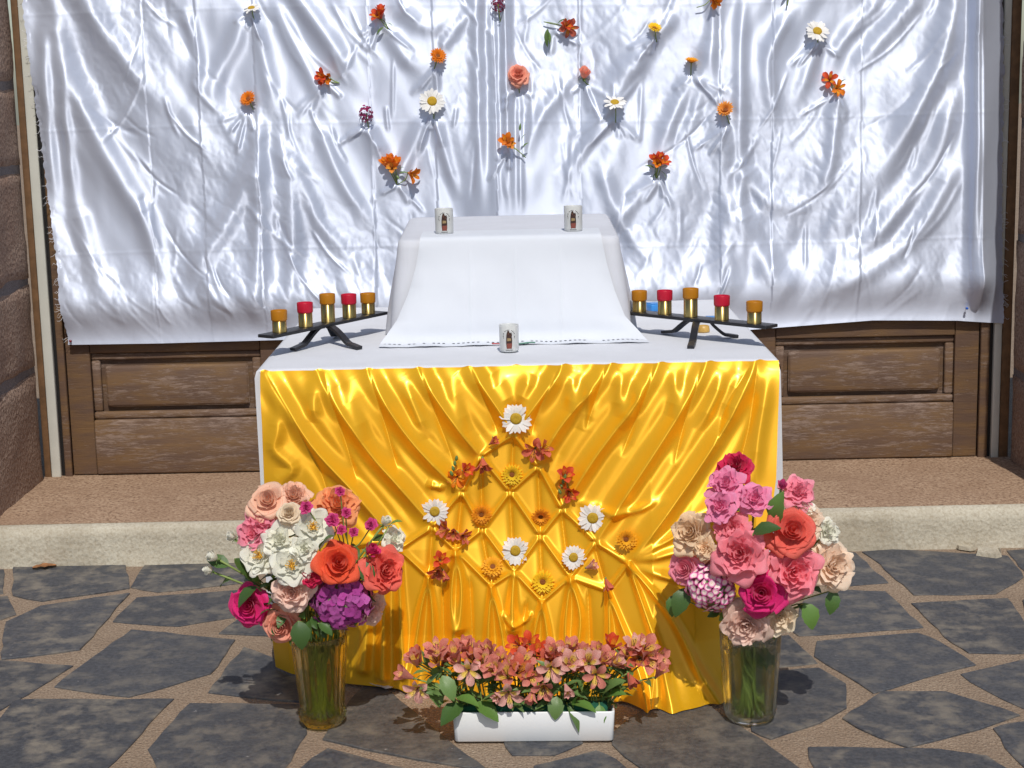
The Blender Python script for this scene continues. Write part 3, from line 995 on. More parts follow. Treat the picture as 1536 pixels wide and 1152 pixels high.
# general puff above the lattice, slack towards the floor
lm = np.exp(-(((X - gp([(775, 780)])[0][0]) / .20) ** 2 + ((Z - gp([(775, 780)])[0][1]) / .19) ** 2))
D += .034 * (1 - np.exp(-np.maximum(0, .779 - Z) / .028)) * (1 - .75 * lm) * np.clip((Z - .05) / .3, .3, 1)
base = np.interp(X, [-.68, -.575, -.45, -.3, -.1, .1, .20, .304, .40, .468, .55], [.22, .10, .03, -.02, -.055, -.085, -.13, -.20, -.175, -.13, -.05])
low = np.clip((.772 - Z) / .772, 0, 1)
base = base * low ** 1.9
Y = GY + base - D
# ripple of the hem on the floor at the right
hemr = np.clip((.10 - Z) / .10, 0, 1) * np.clip((X - .05) / .2, 0, 1)
Y -= .014 * hemr * np.sin(X * 55)
X = X + .02 * hemr * np.sin(X * 30 + 1)
Y = np.minimum(Y, np.where(Z > .5, -.0185, 9))
top_fix = np.clip((Z - .762) / .015, 0, 1)
Y = Y * (1 - top_fix) + np.minimum(Y, -.018) * top_fix
GOLD = np.stack([X, Y, Z], 2)


def gold_y(x, z):
    i = int(np.argmin(np.abs(GOLD[:, nu // 2, 2] - z)))
    j = int(np.argmin(np.abs(GOLD[i, :, 0] - x)))
    return float(GOLD[max(0, i - 4):i + 5, max(0, j - 4):j + 5, 1].min())


gold = obj("gold_frontal", grid_mesh("gold_frontal", GOLD - np.array((0, 0, .77)), M_GOLD), None, (0, 0, .77))
tag(gold, "shiny gold satin cloth smocked in a diamond lattice down the front of the altar", "altar cloth")
# rumpled white lining peeping out under the gold hem
nu2 = 60
P = np.zeros((5, nu2, 3))
xs = np.linspace(-.43, -.22, nu2)
for r in range(5):
    P[r, :, 0] = xs
    P[r, :, 1] = .03 - .022 * r * np.clip(1 - np.abs(xs + .33) / .13, .3, 1) - .02 * (xs + .33) * 2
    P[r, :, 2] = .006 + .006 * np.abs(fbm(xs * 40, xs * 0 + r * .7, 7, 2)) + .006 * (4 - r) / 4
lining = obj("lining", grid_mesh("lining", P - np.array((0, 0, .77)), M_COTTON), gold)

# ------------------------------------------------------------------ riser on the table under white cloths
ZR0, ZR1 = 1.030, 1.052
riser = obj("riser_box", MB().box((-.012, .66, .905), (.40, .46, .236), .01).mesh("riser_box", M_WOOD))
tag(riser, "wooden riser box hidden under white cloths on the altar", "box")


def drape(name, rings, n, mat, loc, amp=0.0, seed=0, keep=None):
    """closed skirt from stacked rounded-rectangle rings (cx, cy, hx, hy, corner radius, z) then a flat top"""
    P = np.zeros((len(rings), n + 1, 3))
    for r, (cx, cy, hx, hy, rad, z) in enumerate(rings):
        for k in range(n + 1):
            t = (k % n) / n
            per = [2 * (hx - rad), math.pi / 2 * rad, 2 * (hy - rad), math.pi / 2 * rad] * 2
            L = sum(per) / 2 * 2 / 2
            tot = 4 * (hx - rad) + 4 * (hy - rad) + 2 * math.pi * rad
            d = t * tot
            segs = [('l', (-hx + rad, -hy), (1, 0), 2 * (hx - rad)), ('a', (hx - rad, -hy + rad), -90, math.pi / 2 * rad),
                    ('l', (hx, -hy + rad), (0, 1), 2 * (hy - rad)), ('a', (hx - rad, hy - rad), 0, math.pi / 2 * rad),
                    ('l', (hx - rad, hy), (-1, 0), 2 * (hx - rad)), ('a', (-hx + rad, hy - rad), 90, math.pi / 2 * rad),
                    ('l', (-hx, hy - rad), (0, -1), 2 * (hy - rad)), ('a', (-hx + rad, -hy + rad), 180, math.pi / 2 * rad)]
            for sg in segs:
                if d <= sg[3] + 1e-9:
                    if sg[0] == 'l':
                        x, y = sg[1][0] + sg[2][0] * d, sg[1][1] + sg[2][1] * d
                    else:
                        g = math.radians(sg[2]) + d / max(rad, 1e-6)
                        x, y = sg[1][0] + rad * math.cos(g), sg[1][1] + rad * math.sin(g)
                    break
                d -= sg[3]
            P[r, k] = (cx + x, cy + y, z)
    return P


rings = []
for z, g in ((TZ + .004, .040), (TZ + .05, .036), (TZ + .11, .028), (TZ + .17, .018), (TZ + .21, .011), (1.015, .007), (1.030, .004), (1.036, -.003), (1.037, -.03), (1.040, -.10), (1.042, -.17)):
    rings.append((-.016, .66, .279 + g, .262 + g, max(.010, .026 + g * .8), z))
P = drape("riser_cloth", rings, 200, None, None)
# the cloth rises a little to the back and hangs in soft folds at the sides
P[:, :, 2] += np.clip((P[:, :, 1] - .42) / .5, 0, 1) * .016 * np.clip((P[:, :, 2] - TZ) / .25, 0, 1)
ang = np.arctan2(P[:, :, 1] - .66, P[:, :, 0] + .016)
fall = np.clip((1.03 - P[:, :, 2]) / .25, 0, 1)
wob = (.010 * np.sin(ang * 11 + .5) + .006 * np.sin(ang * 23)) * fall
P[:, :, 0] += wob * np.cos(ang)
P[:, :, 1] += wob * np.sin(ang)
mb = MB()
Pl = P - np.array((0, .66, TZ))
nr, nk = Pl.shape[:2]
mb.add(Pl.reshape(-1, 3), [tuple(q) for q in grid_faces(nr, nk)] + [tuple((nr - 1) * nk + k for k in range(nk - 1))])
rc = obj("riser_cloth", mb.mesh("riser_cloth", M_COTTON_SHADED), None, (0, .66, TZ))
tag(rc, "white cloth draped over the raised box on the altar", "cloth")
# dark slit between the folds at the riser cloth's side
# front runner with drawn-thread hem
nu, nv = 331, 90
uu = np.linspace(-1, 1, nu)
prof = smooth_line([(.52, 1.0475), (.44, 1.0465), (.396, 1.0450), (.384, 1.041), (.377, 1.030), (.364, .97), (.340, .90), (.318, .84), (.312, .805), (.302, .790), (.292, .7850), (.262, .7830)], 8)
pr = np.array(prof)
Ls = np.concatenate([[0], np.cumsum(np.hypot(np.diff(pr[:, 0]), np.diff(pr[:, 1])))])
sv = np.linspace(0, Ls[-1], nv)
py_, pz_ = np.interp(sv, Ls, pr[:, 0]), np.interp(sv, Ls, pr[:, 1])
hw_l = np.interp(pz_, [.78, .79, .84, .90, .97, 1.02, 1.05], [.345, .338, .300, .272, .250, .240, .236])
hw_r = np.interp(pz_, [.78, .79, .84, .90, .97, 1.02, 1.05], [.338, .325, .278, .255, .236, .226, .222])
P = np.zeros((nv, nu, 3))
for i in range(nv):
    half = np.where(uu < 0, hw_l[i], hw_r[i])
    P[i, :, 0] = uu * half - .003
    e = np.abs(uu) ** 10
    P[i, :, 1] = py_[i] + .020 * e * np.clip((1.02 - pz_[i]) / .1, 0, 1) * np.clip((pz_[i] - .79) / .05, 0, 1)
    P[i, :, 2] = pz_[i] + .0012 * np.sin(uu * 17) * (pz_[i] < .80)
P[-1, :, 1] += .005 * np.abs(np.sin(uu * 24))            # scalloped edge
for cx_ in (-.115, .0, .115):
    P[:, :, 1] -= .0016 * np.exp(-np.abs(P[:, :, 0] - cx_) / .004) * np.clip((1.02 - P[:, :, 2]) / .05, 0, 1)
P[:, :, 1] += .004 * fbm(P[:, :, 0] * 6, P[:, :, 2] * 5, 15, 3) * np.clip((1.03 - P[:, :, 2]) / .1, 0, 1)
keep = np.ones((nv - 1, nu - 1), bool)
row = int(np.argmin(np.abs(py_ - .2985)))
for c in range(4, nu - 5, 6):
    if random.random() < .93:
        keep[row:row + 1, c:c + 3] = False
runner = obj("altar_runner", grid_mesh("altar_runner", P - np.array((0, .4, TZ)), M_LINEN, keep=keep), None, (0, .4, TZ))
tag(runner, "smooth white linen runner with openwork hem falling down the front of the riser", "cloth")
M_REDTH = plain("red_thread", lin(190, 70, 70), .7)
M_GRNTH = plain("green_thread", lin(90, 140, 120), .7)
for nm, m, pts in (("embroidery", M_REDTH, [(-.062, .276, .7855), (-.05, .268, .786), (-.043, .262, .7865), (-.03, .258, .7865)]), ("embroidery", M_GRNTH, [(.004, .258, .7865), (.018, .266, .7865), (.03, .274, .7865), (.046, .272, .7865)]),
                   ("embroidery", M_GRNTH, [(.008, .262, .7865), (.02, .262, .787), (.03, .268, .787)])):
    mbt = MB().tube([np.array(p) - np.array((0, .4, TZ)) for p in smooth_line(pts, 4)], .0016, 5)
    obj(nm, mbt.mesh(nm, m), runner)

# ------------------------------------------------------------------ white votive candles with a printed figure
M_FROST = plain("frosted_glass", (0.80, 0.81, 0.80), 0.28, var=.02, **{'Transmission Weight': 0.35, 'Subsurface Weight': 0.0})
M_WAX = plain("white_wax", (0.82, 0.82, 0.78), 0.5, var=.03)
M_WICK = plain("wick", lin(60, 55, 50), .9)
M_PRINTS = {k: plain("print_" + k, c, .5, var=.15, scale=300) for k, c in (("dark", lin(58, 36, 30)), ("brown", lin(112, 70, 50)), ("red", lin(128, 66, 54)), ("gold", lin(150, 128, 90)), ("ink", lin(70, 72, 70)))}
R_V, H_V = .0235, .066


def on_cyl(x, z, r):
    a = x / r
    return (r * math.sin(a), -r * math.cos(a), z)


def print_patch(name, pts, mat, parent, r):
    """flat printed polygon (fan from its centre), wrapped round the glass"""
    c = (sum(p[0] for p in pts) / len(pts), sum(p[1] for p in pts) / len(pts))
    vs_ = [on_cyl(c[0], c[1], r)] + [on_cyl(x, z, r) for x, z in pts]
    fs = [(0, 1 + i, 1 + (i + 1) % len(pts)) for i in range(len(pts))]
    return obj(name, mesh(name, vs_, fs, mat), parent)


def votive(p, label, spin=0.0):
    t = thing("votive_candle", label, "candle", p, (0, 0, spin), "white printed votive candles")
    g = MB().lathe([(.0001, .0008), (R_V * .90, .0008), (R_V * .985, .003), (R_V, .008), (R_V * 1.02, H_V - .001), (R_V * 1.015, H_V), (R_V * .95, H_V), (R_V * .94, H_V - .002), (R_V * .92, .006), (.0001, .005)], 40)
    gl = obj("glass", g.mesh("glass", M_FROST), t)
    w = MB().lathe([(.0001, .0055), (R_V * .90, .0065), (R_V * .915, .051), (R_V * .80, .050), (.0001, .049)], 32)
    obj("wax", w.mesh("wax", M_WAX), t)
    obj("wick", MB().tube([(0, 0, .048), (.0004, 0, .056), (.0012, .0003, .063)], .0007, 5).mesh("wick", M_WICK), t)
    r1, r2, r3 = R_V * 1.02 + .0004, R_V * 1.02 + .0007, R_V * 1.02 + .001
    k = .00098
    fig = [(-6, 6), (6.5, 6), (7.5, 14), (8, 26), (7.2, 36), (7.8, 41), (6, 47), (2.5, 45), (-.5, 52), (-4, 50), (-6.2, 42), (-7.2, 33), (-7.5, 20)]
    sc = lambda L: [(x * k, z * k + .004) for x, z in L]
    f = print_patch("printed_figure", sc(fig), M_PRINTS["dark"], gl, r1)
    print_patch("printed_skirt", sc([(-5.5, 6.5), (6, 6.5), (7, 14), (6.5, 20), (-5.6, 19)]), M_PRINTS["red"], gl, r2)
    print_patch("printed_mantle", sc([(-5, 25), (5.2, 26), (4.6, 32), (-4.2, 33)]), M_PRINTS["gold"], gl, r2)
    print_patch("printed_face", sc([(-2.6, 41), (-.6, 41.5), (-.9, 46.5), (-2.4, 46)]), M_PRINTS["brown"], gl, r2)
    print_patch("printed_face", sc([(2.2, 37), (4, 37.5), (3.8, 41), (2.3, 41)]), M_PRINTS["brown"], gl, r2)
    mb = MB()                                           # arch of tiny lettering over the figure, line below it
    for q in range(17):
        a = math.radians(200 - 220 * q / 16)
        if q % 5 == 4:
            continue
        cx, cz = 15.0 * math.cos(a), 38 + 15 * math.sin(a)
        tx, tz = -math.sin(a), math.cos(a)
        h = 0.75 + .4 * (q % 2)
        mb.add([on_cyl(k * (cx + sx * 1.0 * tx + sz * h * math.cos(a)), .004 + k * (cz + sx * 1.0 * tz + sz * h * math.sin(a)), r1) for sx, sz in ((-1, -1), (1, -1), (1, 1), (-1, 1))], [(0, 1, 2, 3)])
    for q in range(-4, 5):
        mb.add([on_cyl(k * (q * 2 + sx * .8), .004 + k * (2.5 + sz * .8), r1) for sx, sz in ((-1, -1), (1, -1), (1, 1), (-1, 1))], [(0, 1, 2, 3)])
    obj("printed_lettering", mb.mesh("printed_lettering", M_PRINTS["ink"]), gl)["kind"] = "stuff"
    return t


votive((-.0187, .150 + R_V, TZ + .0015), "printed white votive candle on the table cloth at the gold edge", .0)
pc = at(855, 356, .45)
votive((.152, .455, 1.0455), "printed white votive candle on the riser, on the side of the blue lids", -.05)
votive((-.181, .462, 1.0455), "printed white votive candle on the riser, on the side of the white roses", .05)

# ------------------------------------------------------------------ wrought iron candle stands with brass cups
M_IRON = plain("black_iron", lin(44, 44, 48), 0.42, metal=.3, var=.2, scale=60, bump=.15, bscale=120)


def brass_material():
    t = NT("brushed_brass")
    v = t.coord()
    n = t.noise(t.n("Mapping", {'Vector': v, 'Scale': (20, 20, 900)}).outputs[0], 4, 3)
    c = t.mix(n, (0.50, 0.36, 0.12), (0.66, 0.50, 0.20))
    return t.finish(t.n("BsdfPrincipled", {'Base Color': c, 'Metallic': 1.0, 'Roughness': 0.36, 'Anisotropic': .9, 'Tangent': t.n("CombineXYZ", {2: 1.0}).outputs[0]}).outputs[0])


M_BRASS = brass_material()


def cap_mat(name, c):
    t = NT(name)
    d = t.n("BsdfPrincipled", {'Base Color': col4(c), 'Roughness': 0.35, 'Specular IOR Level': .5, 'Subsurface Weight': 0.0}).outputs[0]
    tr = t.n("BsdfTranslucent", {'Color': col4(c)}).outputs[0]
    return t.finish(t.n("MixShader", {0: .3, 1: d, 2: tr}).outputs[0])


M_AMBER = cap_mat("amber_plastic", (0.55, 0.22, 0.008))
M_RED = cap_mat("red_plastic", (0.62, 0.012, 0.045))
BAR_Z = .835


def stand(p0, p1, feet, label):
    p0, p1 = np.array(p0), np.array(p1)
    c = (p0 + p1) / 2
    d = (p1 - p0) / np.linalg.norm(p1 - p0)
    L = np.linalg.norm(p1 - p0)
    rot = math.atan2(d[1], d[0])
    t = thing("candle_stand", label, "candle stand", (c[0], c[1], TZ + .001), (0, 0, rot))
    obj("bar", MB().box((0, 0, BAR_Z - TZ - .004), (L, .050, .008), .0015).mesh("bar", M_IRON), t)
    ca, sa = math.cos(-rot), math.sin(-rot)
    for fx, fy in feet:
        q = np.array([fx, fy]) - c
        q = np.array([q[0] * ca - q[1] * sa, q[0] * sa + q[1] * ca])
        n = np.linalg.norm(q)
        e = q / n
        h = BAR_Z - TZ - .009
        prof = smooth_line([(.012, h), (.030, h - .001), (n * .45, h * .72), (n * .72, h * .26), (n * .88, .008), (n + .012, .004)], 4)
        mb = MB()
        w = .0085
        s = np.array([-e[1], e[0]])
        vs_ = []
        for k, (r, z) in enumerate(prof):
            r0, z0 = prof[max(0, k - 1)]
            r1, z1 = prof[min(len(prof) - 1, k + 1)]
            tl = math.hypot(r1 - r0, z1 - z0) + 1e-9
            nx, nz = -(z1 - z0) / tl * .0038, (r1 - r0) / tl * .0038
            for sd, up in ((-1, -1), (1, -1), (1, 1), (-1, 1)):
                xy = e * (r + nx * up) + s * w * sd
                vs_.append((xy[0], xy[1], max(.0005, z + nz * up)))
        m = len(prof)
        fs = [(4 * k + a, 4 * k + (a + 1) % 4, 4 * k + 4 + (a + 1) % 4, 4 * k + 4 + a) for k in range(m - 1) for a in range(4)] + [(3, 2, 1, 0), (4 * m - 4, 4 * m - 3, 4 * m - 2, 4 * m - 1)]
        mb.add(vs_, fs)
        obj("leg", mb.mesh("leg", M_IRON, False), t)
    return c, d, L


def cup(p, hb, cap, label):
    t = thing("votive_cup", label, "candle", (p[0], p[1], BAR_Z + .0012), None, "brass votive cups on the iron stands")
    r = .0178
    b = MB().lathe([(.0001, 0), (r, 0), (r, .001), (r, hb), (r * .93, hb), (r * .93, .004), (.0001, .004)], 40)
    obj("brass_sleeve", b.mesh("brass_sleeve", M_BRASS), t)
    rc_ = .0198
    c = MB().lathe([(r * .99, hb - .001), (rc_ * .98, hb + .0005), (rc_, hb + .003), (rc_ * 1.02, hb + .0235), (rc_ * 1.0, hb + .0248), (rc_ * .93, hb + .0246), (rc_ * .88, hb + .018), (.0001, hb + .017)], 40)
    obj("plastic_cap", c.mesh("plastic_cap", cap), t)


z0 = BAR_Z


def barpt(x, y):
    d = ray(x, y)
    return (CAM + d * (z0 - CAM[2]) / d[2])[:2]


HB = [.029, .036, .047, .036, .029]
capsel = [M_AMBER, M_RED, M_AMBER, M_RED, M_AMBER]
words = ["low amber-capped brass cup at the outer end of the stand", "red-capped brass cup next to the outer end of the iron stand",
         "tallest amber-capped brass cup in the middle of the iron stand", "red-capped brass cup next to the riser end of the iron stand", "low amber-capped brass cup at the riser end of the iron stand"]
aL, bL = barpt(398, 503), barpt(571, 467)
c, d, L = stand(aL, bL, [(-.552, .262), (-.400, .262), (-.47, .46)], "black iron candle stand beside the riser, over bare white cloth")
for k, fx in enumerate((417, 453, 486, 519, 550)):
    f = (fx - 398) / (571 - 398)
    cup(aL + (bL - aL) * (f + .06 * f * (1 - f)), HB[k], capsel[k], words[k] + " away from blue lids")
aR, bR = barpt(942, 466), barpt(1158, 488)
c, d, L = stand(aR, bR, [(.386, .400), (.425, .165), (.546, .308)], "black iron candle stand beside the riser, in front of blue lids")
for k, fx in enumerate((1134, 1088, 1042, 1002, 961)):
    f = (fx - 942) / (1158 - 942)
    cup(aR + (bR - aR) * (f - .04 * f * (1 - f)), HB[k], capsel[k], words[k] + " by the blue lids")

# small things left behind the stand
M_BLUE = plain("blue_plastic", lin(52, 132, 205), .35, var=.05)
for (px, py, sx, sy, rz, lb) in ((981, 462, .038, .05, .35, "blue plastic lid behind the amber cup beside the riser"), (1072, 476, .06, .03, -.1, "flat blue plastic strip behind the tallest cup of the stand")):
    dd = ray(px, py)
    p = CAM + dd * (TZ + .008 - CAM[2]) / dd[2]
    h = .02 if sx < .05 else .008
    o = obj("blue_lid", MB().box((0, 0, h / 2), (sx, sy, h), .003).box((0, 0, h + .001), (sx * .8, sy * .8, .002), .0006).mesh("blue_lid", M_BLUE), None, (p[0], p[1], TZ + .001), (0, 0, rz))
    tag(o, lb, "lid")
M_OCHRE = plain("ochre_plastic", lin(196, 158, 84), .4, var=.08)
dd = ray(1055, 496)
p = CAM + dd * (TZ + .004 - CAM[2]) / dd[2]
o = obj("yellow_cap", MB().lathe([(.0001, 0), (.016, 0), (.017, .002), (.015, .016), (.013, .017), (.012, .006), (.0001, .006)], 24).mesh("yellow_cap", M_OCHRE), None, (p[0], p[1], TZ + .001))
tag(o, "small ochre cap lying under the bar of the iron stand by the blue lids", "cap")

# ------------------------------------------------------------------ flower kit
def gen_petal(L, a0, a1, w, cup=0.15, nu=4, nv=6, r0=0.0, shape='round', bend=1.0, wave=0.0, seed=0):
    """petal growing from the +Z axis, opening from angle a0 to a1 (degrees from the axis)"""
    vs_, fs = [], []
    x, z = r0, 0.0
    r = random.Random(seed)
    ph = r.uniform(0, 6)
    for i in range(nv + 1):
        s = i / nv
        a = math.radians(a0 + (a1 - a0) * s ** bend)
        if i:
            x += math.sin(a) * L / nv
            z += math.cos(a) * L / nv
        if shape == 'round':
            ww = w * (math.sin(math.pi * min(1, .10 + .78 * s ** .9))) ** .75 if s < 1 else w * .42
        elif shape == 'strap':
            ww = w * (.55 + .45 * math.sin(math.pi * (.15 + .6 * s))) * (1 if s < .99 else .5)
        elif shape == 'point':
            ww = w * max(.02, math.sin(math.pi * (.06 + .93 * s ** .8))) ** .9
        elif shape == 'tip':
            ww = w * (.20 + .80 * math.sin(math.pi * min(1, .04 + .72 * s ** 1.5))) * (1 if s < .8 else 1 - .75 * ((s - .8) / .2) ** 1.5)
        else:                                   # spoon
            ww = w * (.22 + .78 * math.sin(math.pi * min(1, .05 + .75 * s ** 1.6)))
        for k in range(nu + 1):
            u = -1 + 2 * k / nu
            dn = cup * ww * u * u + wave * ww * math.sin(u * 4 + s * 5 + ph) * s
            back = .10 * L * u * u * (s == 1) * (shape != 'tip')
            vs_.append((x - math.cos(a) * dn - math.sin(a) * back, u * ww, z + math.sin(a) * dn - math.cos(a) * back))
    n = nu + 1
    for i in range(nv):
        for k in range(nu):
            q = i * n + k
            fs.append((q, q + 1, q + n + 1, q + n))
    return vs_, fs


def rose_petal(rmax, ztop, half, curl, ruffle, seed):
    r = random.Random(seed)
    p1, p2 = r.uniform(0, 6), r.uniform(0, 6)
    lean = r.uniform(-.2, .2)
    lump = r.uniform(-1, 1)
    nu, nv = 10, 7
    vs_, fs = [], []
    for i in range(nv + 1):
        s = i / nv
        for k in range(nu + 1):
            u = -1 + 2 * k / nu
            se = s * (1 - .20 * abs(u) ** 2.4)
            rad = rmax * (.10 + .90 * math.sin(se * math.pi / 2) ** .85)
            z = ztop * se ** 1.15 - curl * max(0, se - .58) ** 2 * 5
            z += ruffle * math.sin(3.0 * u + p1) * se ** 3 + lean * u * se * .4 * rmax
            rad += ruffle * .9 * math.sin(4.0 * u + p2) * se ** 3
            z += ruffle * .55 * math.sin(9.0 * u + p2 * 2) * se ** 4
            rad *= 1 + .10 * lump * math.sin(1.7 * u + p1) * se
            hw = half * math.sin(math.pi * min(.5, .12 + .60 * s)) ** .8
            g = u * hw
            vs_.append((rad * math.cos(g), rad * math.sin(g), z))
    n = nu + 1
    for i in range(nv):
        for k in range(nu):
            q = i * n + k
            fs.append((q, q + 1, q + n + 1, q + n))
    return vs_, fs


VARIETY = {  # layers: petals, reach, height, half angle, curl, ruffle ; heart layers first
    'rose': ([(3, .11, .60, 1.5, .0, .01), (3, .22, .62, 1.25, .02, .015), (4, .34, .60, 1.0, .06, .02)],
             [(4, .50, .56, .95, .14, .05), (5, .70, .50, .80, .28, .07), (5, .88, .36, .72, .36, .08), (5, 1.0, .14, .66, .30, .08)]),
    'full': ([(4, .10, .46, 1.3, .0, .03), (5, .22, .50, 1.0, .0, .05), (6, .36, .50, .75, .03, .06)],
             [(6, .52, .48, .66, .08, .10), (6, .70, .42, .62, .14, .11), (6, .87, .30, .60, .2, .11), (6, 1.0, .08, .60, .24, .10)]),
    'open': ([(4, .16, .22, .9, .0, .05), (5, .32, .27, .7, .02, .06)],
             [(5, .56, .34, .74, .05, .12), (5, .82, .26, .76, .10, .13), (5, 1.0, .10, .76, .16, .14)]),
    'bud': ([(3, .20, 1.1, 1.4, .0, .01), (3, .32, 1.15, 1.2, .03, .02)],
            [(3, .46, 1.1, 1.1, .10, .04), (4, .62, .95, .85, .22, .05)]),
    'cluster': ([(4, .12, .40, 1.2, .0, .05), (5, .28, .42, .9, .0, .08)],
                [(5, .50, .46, .76, .05, .13), (6, .76, .34, .66, .10, .14), (6, 1.0, .12, .62, .14, .14)]),
}
_cache = {}


def petal_mesh(variety, layer, var, mat):
    key = (variety, layer, var, mat.name)
    if key not in _cache:
        n, rm, zt, ha, cu, ru = VARIETY[variety][1][layer]
        v, f = rose_petal(rm, zt, ha, cu, ru, hash((variety, layer, var)) % 9999 if False else layer * 37 + var * 11 + len(variety))
        _cache[key] = mesh("petal", v, f, mat)
    return _cache[key]


def heart_mesh(variety, var, mat):
    key = (variety, 'h', var, mat.name)
    if key not in _cache:
        mb = MB()
        r = random.Random(var * 7 + 1)
        for li, (n, rm, zt, ha, cu, ru) in enumerate(VARIETY[variety][0]):
            for k in range(n):
                v, f = rose_petal(rm, zt, ha, cu, ru, li * 13 + k + var * 5)
                g = 2 * math.pi * k / n + li * .7 + r.uniform(-.2, .2)
                mb.add([(x * math.cos(g) - y * math.sin(g), x * math.sin(g) + y * math.cos(g), z) for x, y, z in v], f)
        _cache[key] = mb.mesh("petal_heart", mat)
    return _cache[key]


M_STEM = plain("stem_green", lin(128, 148, 78), .55, var=.2)
M_CALYX = plain("calyx_green", lin(104, 132, 70), .6, var=.2)


def leaf_mat(name, c, c2):
    t = NT(name)
    info = t.n("ObjectInfo")
    v = t.coord()
    n = t.noise(v, 35, 3)
    cc = t.mix(n, c, c2)
    cc = t.n("HueSaturation", {'Color': cc, 'Value': t.n("MapRange", {0: info.outputs['Random'], 3: .75, 4: 1.2}).outputs[0]}).outputs[0]
    wv = t.n("TexWave", {'Vector': v, 'Scale': 55, 'Distortion': 2.0}).outputs['Fac']
    d = t.n("BsdfPrincipled", {'Base Color': cc, 'Roughness': .38, 'Specular IOR Level': .5, 'Normal': t.bump(wv, .12, .002)}).outputs[0]
    tr = t.n("BsdfTranslucent", {'Color': cc}).outputs[0]
    return t.finish(t.n("MixShader", {0: .25, 1: d, 2: tr}).outputs[0])


M_LEAF = leaf_mat("rose_leaf", lin(58, 92, 44), lin(92, 124, 62))
M_LEAF2 = leaf_mat("fresh_leaf", lin(92, 132, 58), lin(116, 150, 74))
M_LEAF3 = leaf_mat("alstroemeria_leaf", lin(88, 120, 62), lin(118, 144, 84))


def leaf_mesh(mat, kind=0):
    key = ('leaf', mat.name, kind)
    if key not in _cache:
        vs_, fs = [], []
        nv, nu = 8, 4
        wmax = (.30, .36, .15)[kind]
        for i in range(nv + 1):
            s = i / nv
            w = wmax * max(.012, math.sin(math.pi * (.02 + .97 * s ** .85))) ** (.85 if kind < 2 else 1)
            w *= 1 + (.06 if i % 2 else -.03) * (kind < 2)
            for k in range(nu + 1):
                u = -1 + 2 * k / nu
                vs_.append((s, u * w, .22 * abs(u) * w + .10 * math.sin(s * 2.6) - .20 * s * s))
        n = nu + 1
        fs = [(i * n + k, i * n + k + 1, i * n + n + k + 1, i * n + n + k) for i in range(nv) for k in range(nu)]
        _cache[key] = mesh("leaf", vs_, fs, mat)
    return _cache[key]


def add_leaf(parent, M, p, d, length, mat, kind=0, roll=0.0):
    """leaf at world point p growing along world direction d"""
    d = Vector(d).normalized()
    up = Vector((0, -.35, 1))
    side = up.cross(d)
    if side.length < 1e-3:
        side = Vector((1, 0, 0))
    side.normalize()
    nrm = d.cross(side)
    R = Matrix((d, side, nrm)).transposed().to_4x4()
    W = Matrix.Translation(Vector(p)) @ R @ Matrix.Rotation(roll, 4, 'X') @ Matrix.Scale(length, 4)
    return obj("leaf", leaf_mesh(mat, kind), parent, matrix=M.inverted() @ W)


def add_stem(parent, M, pts, r, name="stem", mat=None, r2=None):
    mb = MB().tube(smooth_line(pts, 4), r, 6, r2)
    mb.v = to_local(M, mb.v)
    return obj(name, mb.mesh(name, mat or M_STEM), parent)


def calyx_mesh(mat):
    if 'calyx' not in _cache:
        mb = MB().lathe([(.03, -.34), (.10, -.26), (.15, -.14), (.14, -.03), (.10, .02)], 10)
        for k in range(5):
            v, f = gen_petal(.55, 60, 115, .10, .2, 2, 4, .08, 'point')
            g = k * 2 * math.pi / 5
            mb.add([(x * math.cos(g) - y * math.sin(g), x * math.sin(g) + y * math.cos(g), z - .06) for x, y, z in v], f)
        _cache['calyx'] = mb.mesh("calyx", mat)
    return _cache['calyx']


def build_rose(root, variety, mat, seed, stamens=None, calyx=True):
    r = random.Random(seed)
    for li, (n, rm, zt, ha, cu, ru) in enumerate(VARIETY[variety][1]):
        off = r.uniform(0, 6)
        for k in range(n):
            g = off + 2 * math.pi * k / n + r.uniform(-.12, .12)
            o = obj("petal", petal_mesh(variety, li, r.randrange(3), mat), root, (0, 0, r.uniform(-.02, .02)), (r.uniform(-.14, .14), r.uniform(-.17, .17), g), (r.uniform(.86, 1.12), r.uniform(.86, 1.12), r.uniform(.85, 1.2)))
    obj("petal_heart", heart_mesh(variety, r.randrange(2), mat), root, rot=(r.uniform(-.08, .08), r.uniform(-.08, .08), r.uniform(0, 6)))
    if stamens:
        key = ('stamen', stamens.name)
        if key not in _cache:
            mb = MB()
            rs = random.Random(3)
            mb.lathe([(.0001, .09), (.06, .08), (.09, .02), (.09, 0)], 10)
            for k in range(34):
                g, rr = rs.uniform(0, 6.28), rs.uniform(.05, .17)
                tip = (rr * 1.25 * math.cos(g), rr * 1.25 * math.sin(g), .20 + rs.uniform(0, .08))
                mb.tube([(rr * .4 * math.cos(g), rr * .4 * math.sin(g), .02), tip], .008, 4)
                mb.lathe([], 3) if False else None
                mb.box(tip, (.03, .03, .03))
            _cache[key] = mb.mesh("stamens", stamens)
        st = obj("stamens", _cache[key], root, (0, 0, .12), scale=1.3)
        st['kind'] = 'stuff'
    if calyx:
        obj("calyx", calyx_mesh(M_CALYX), root)


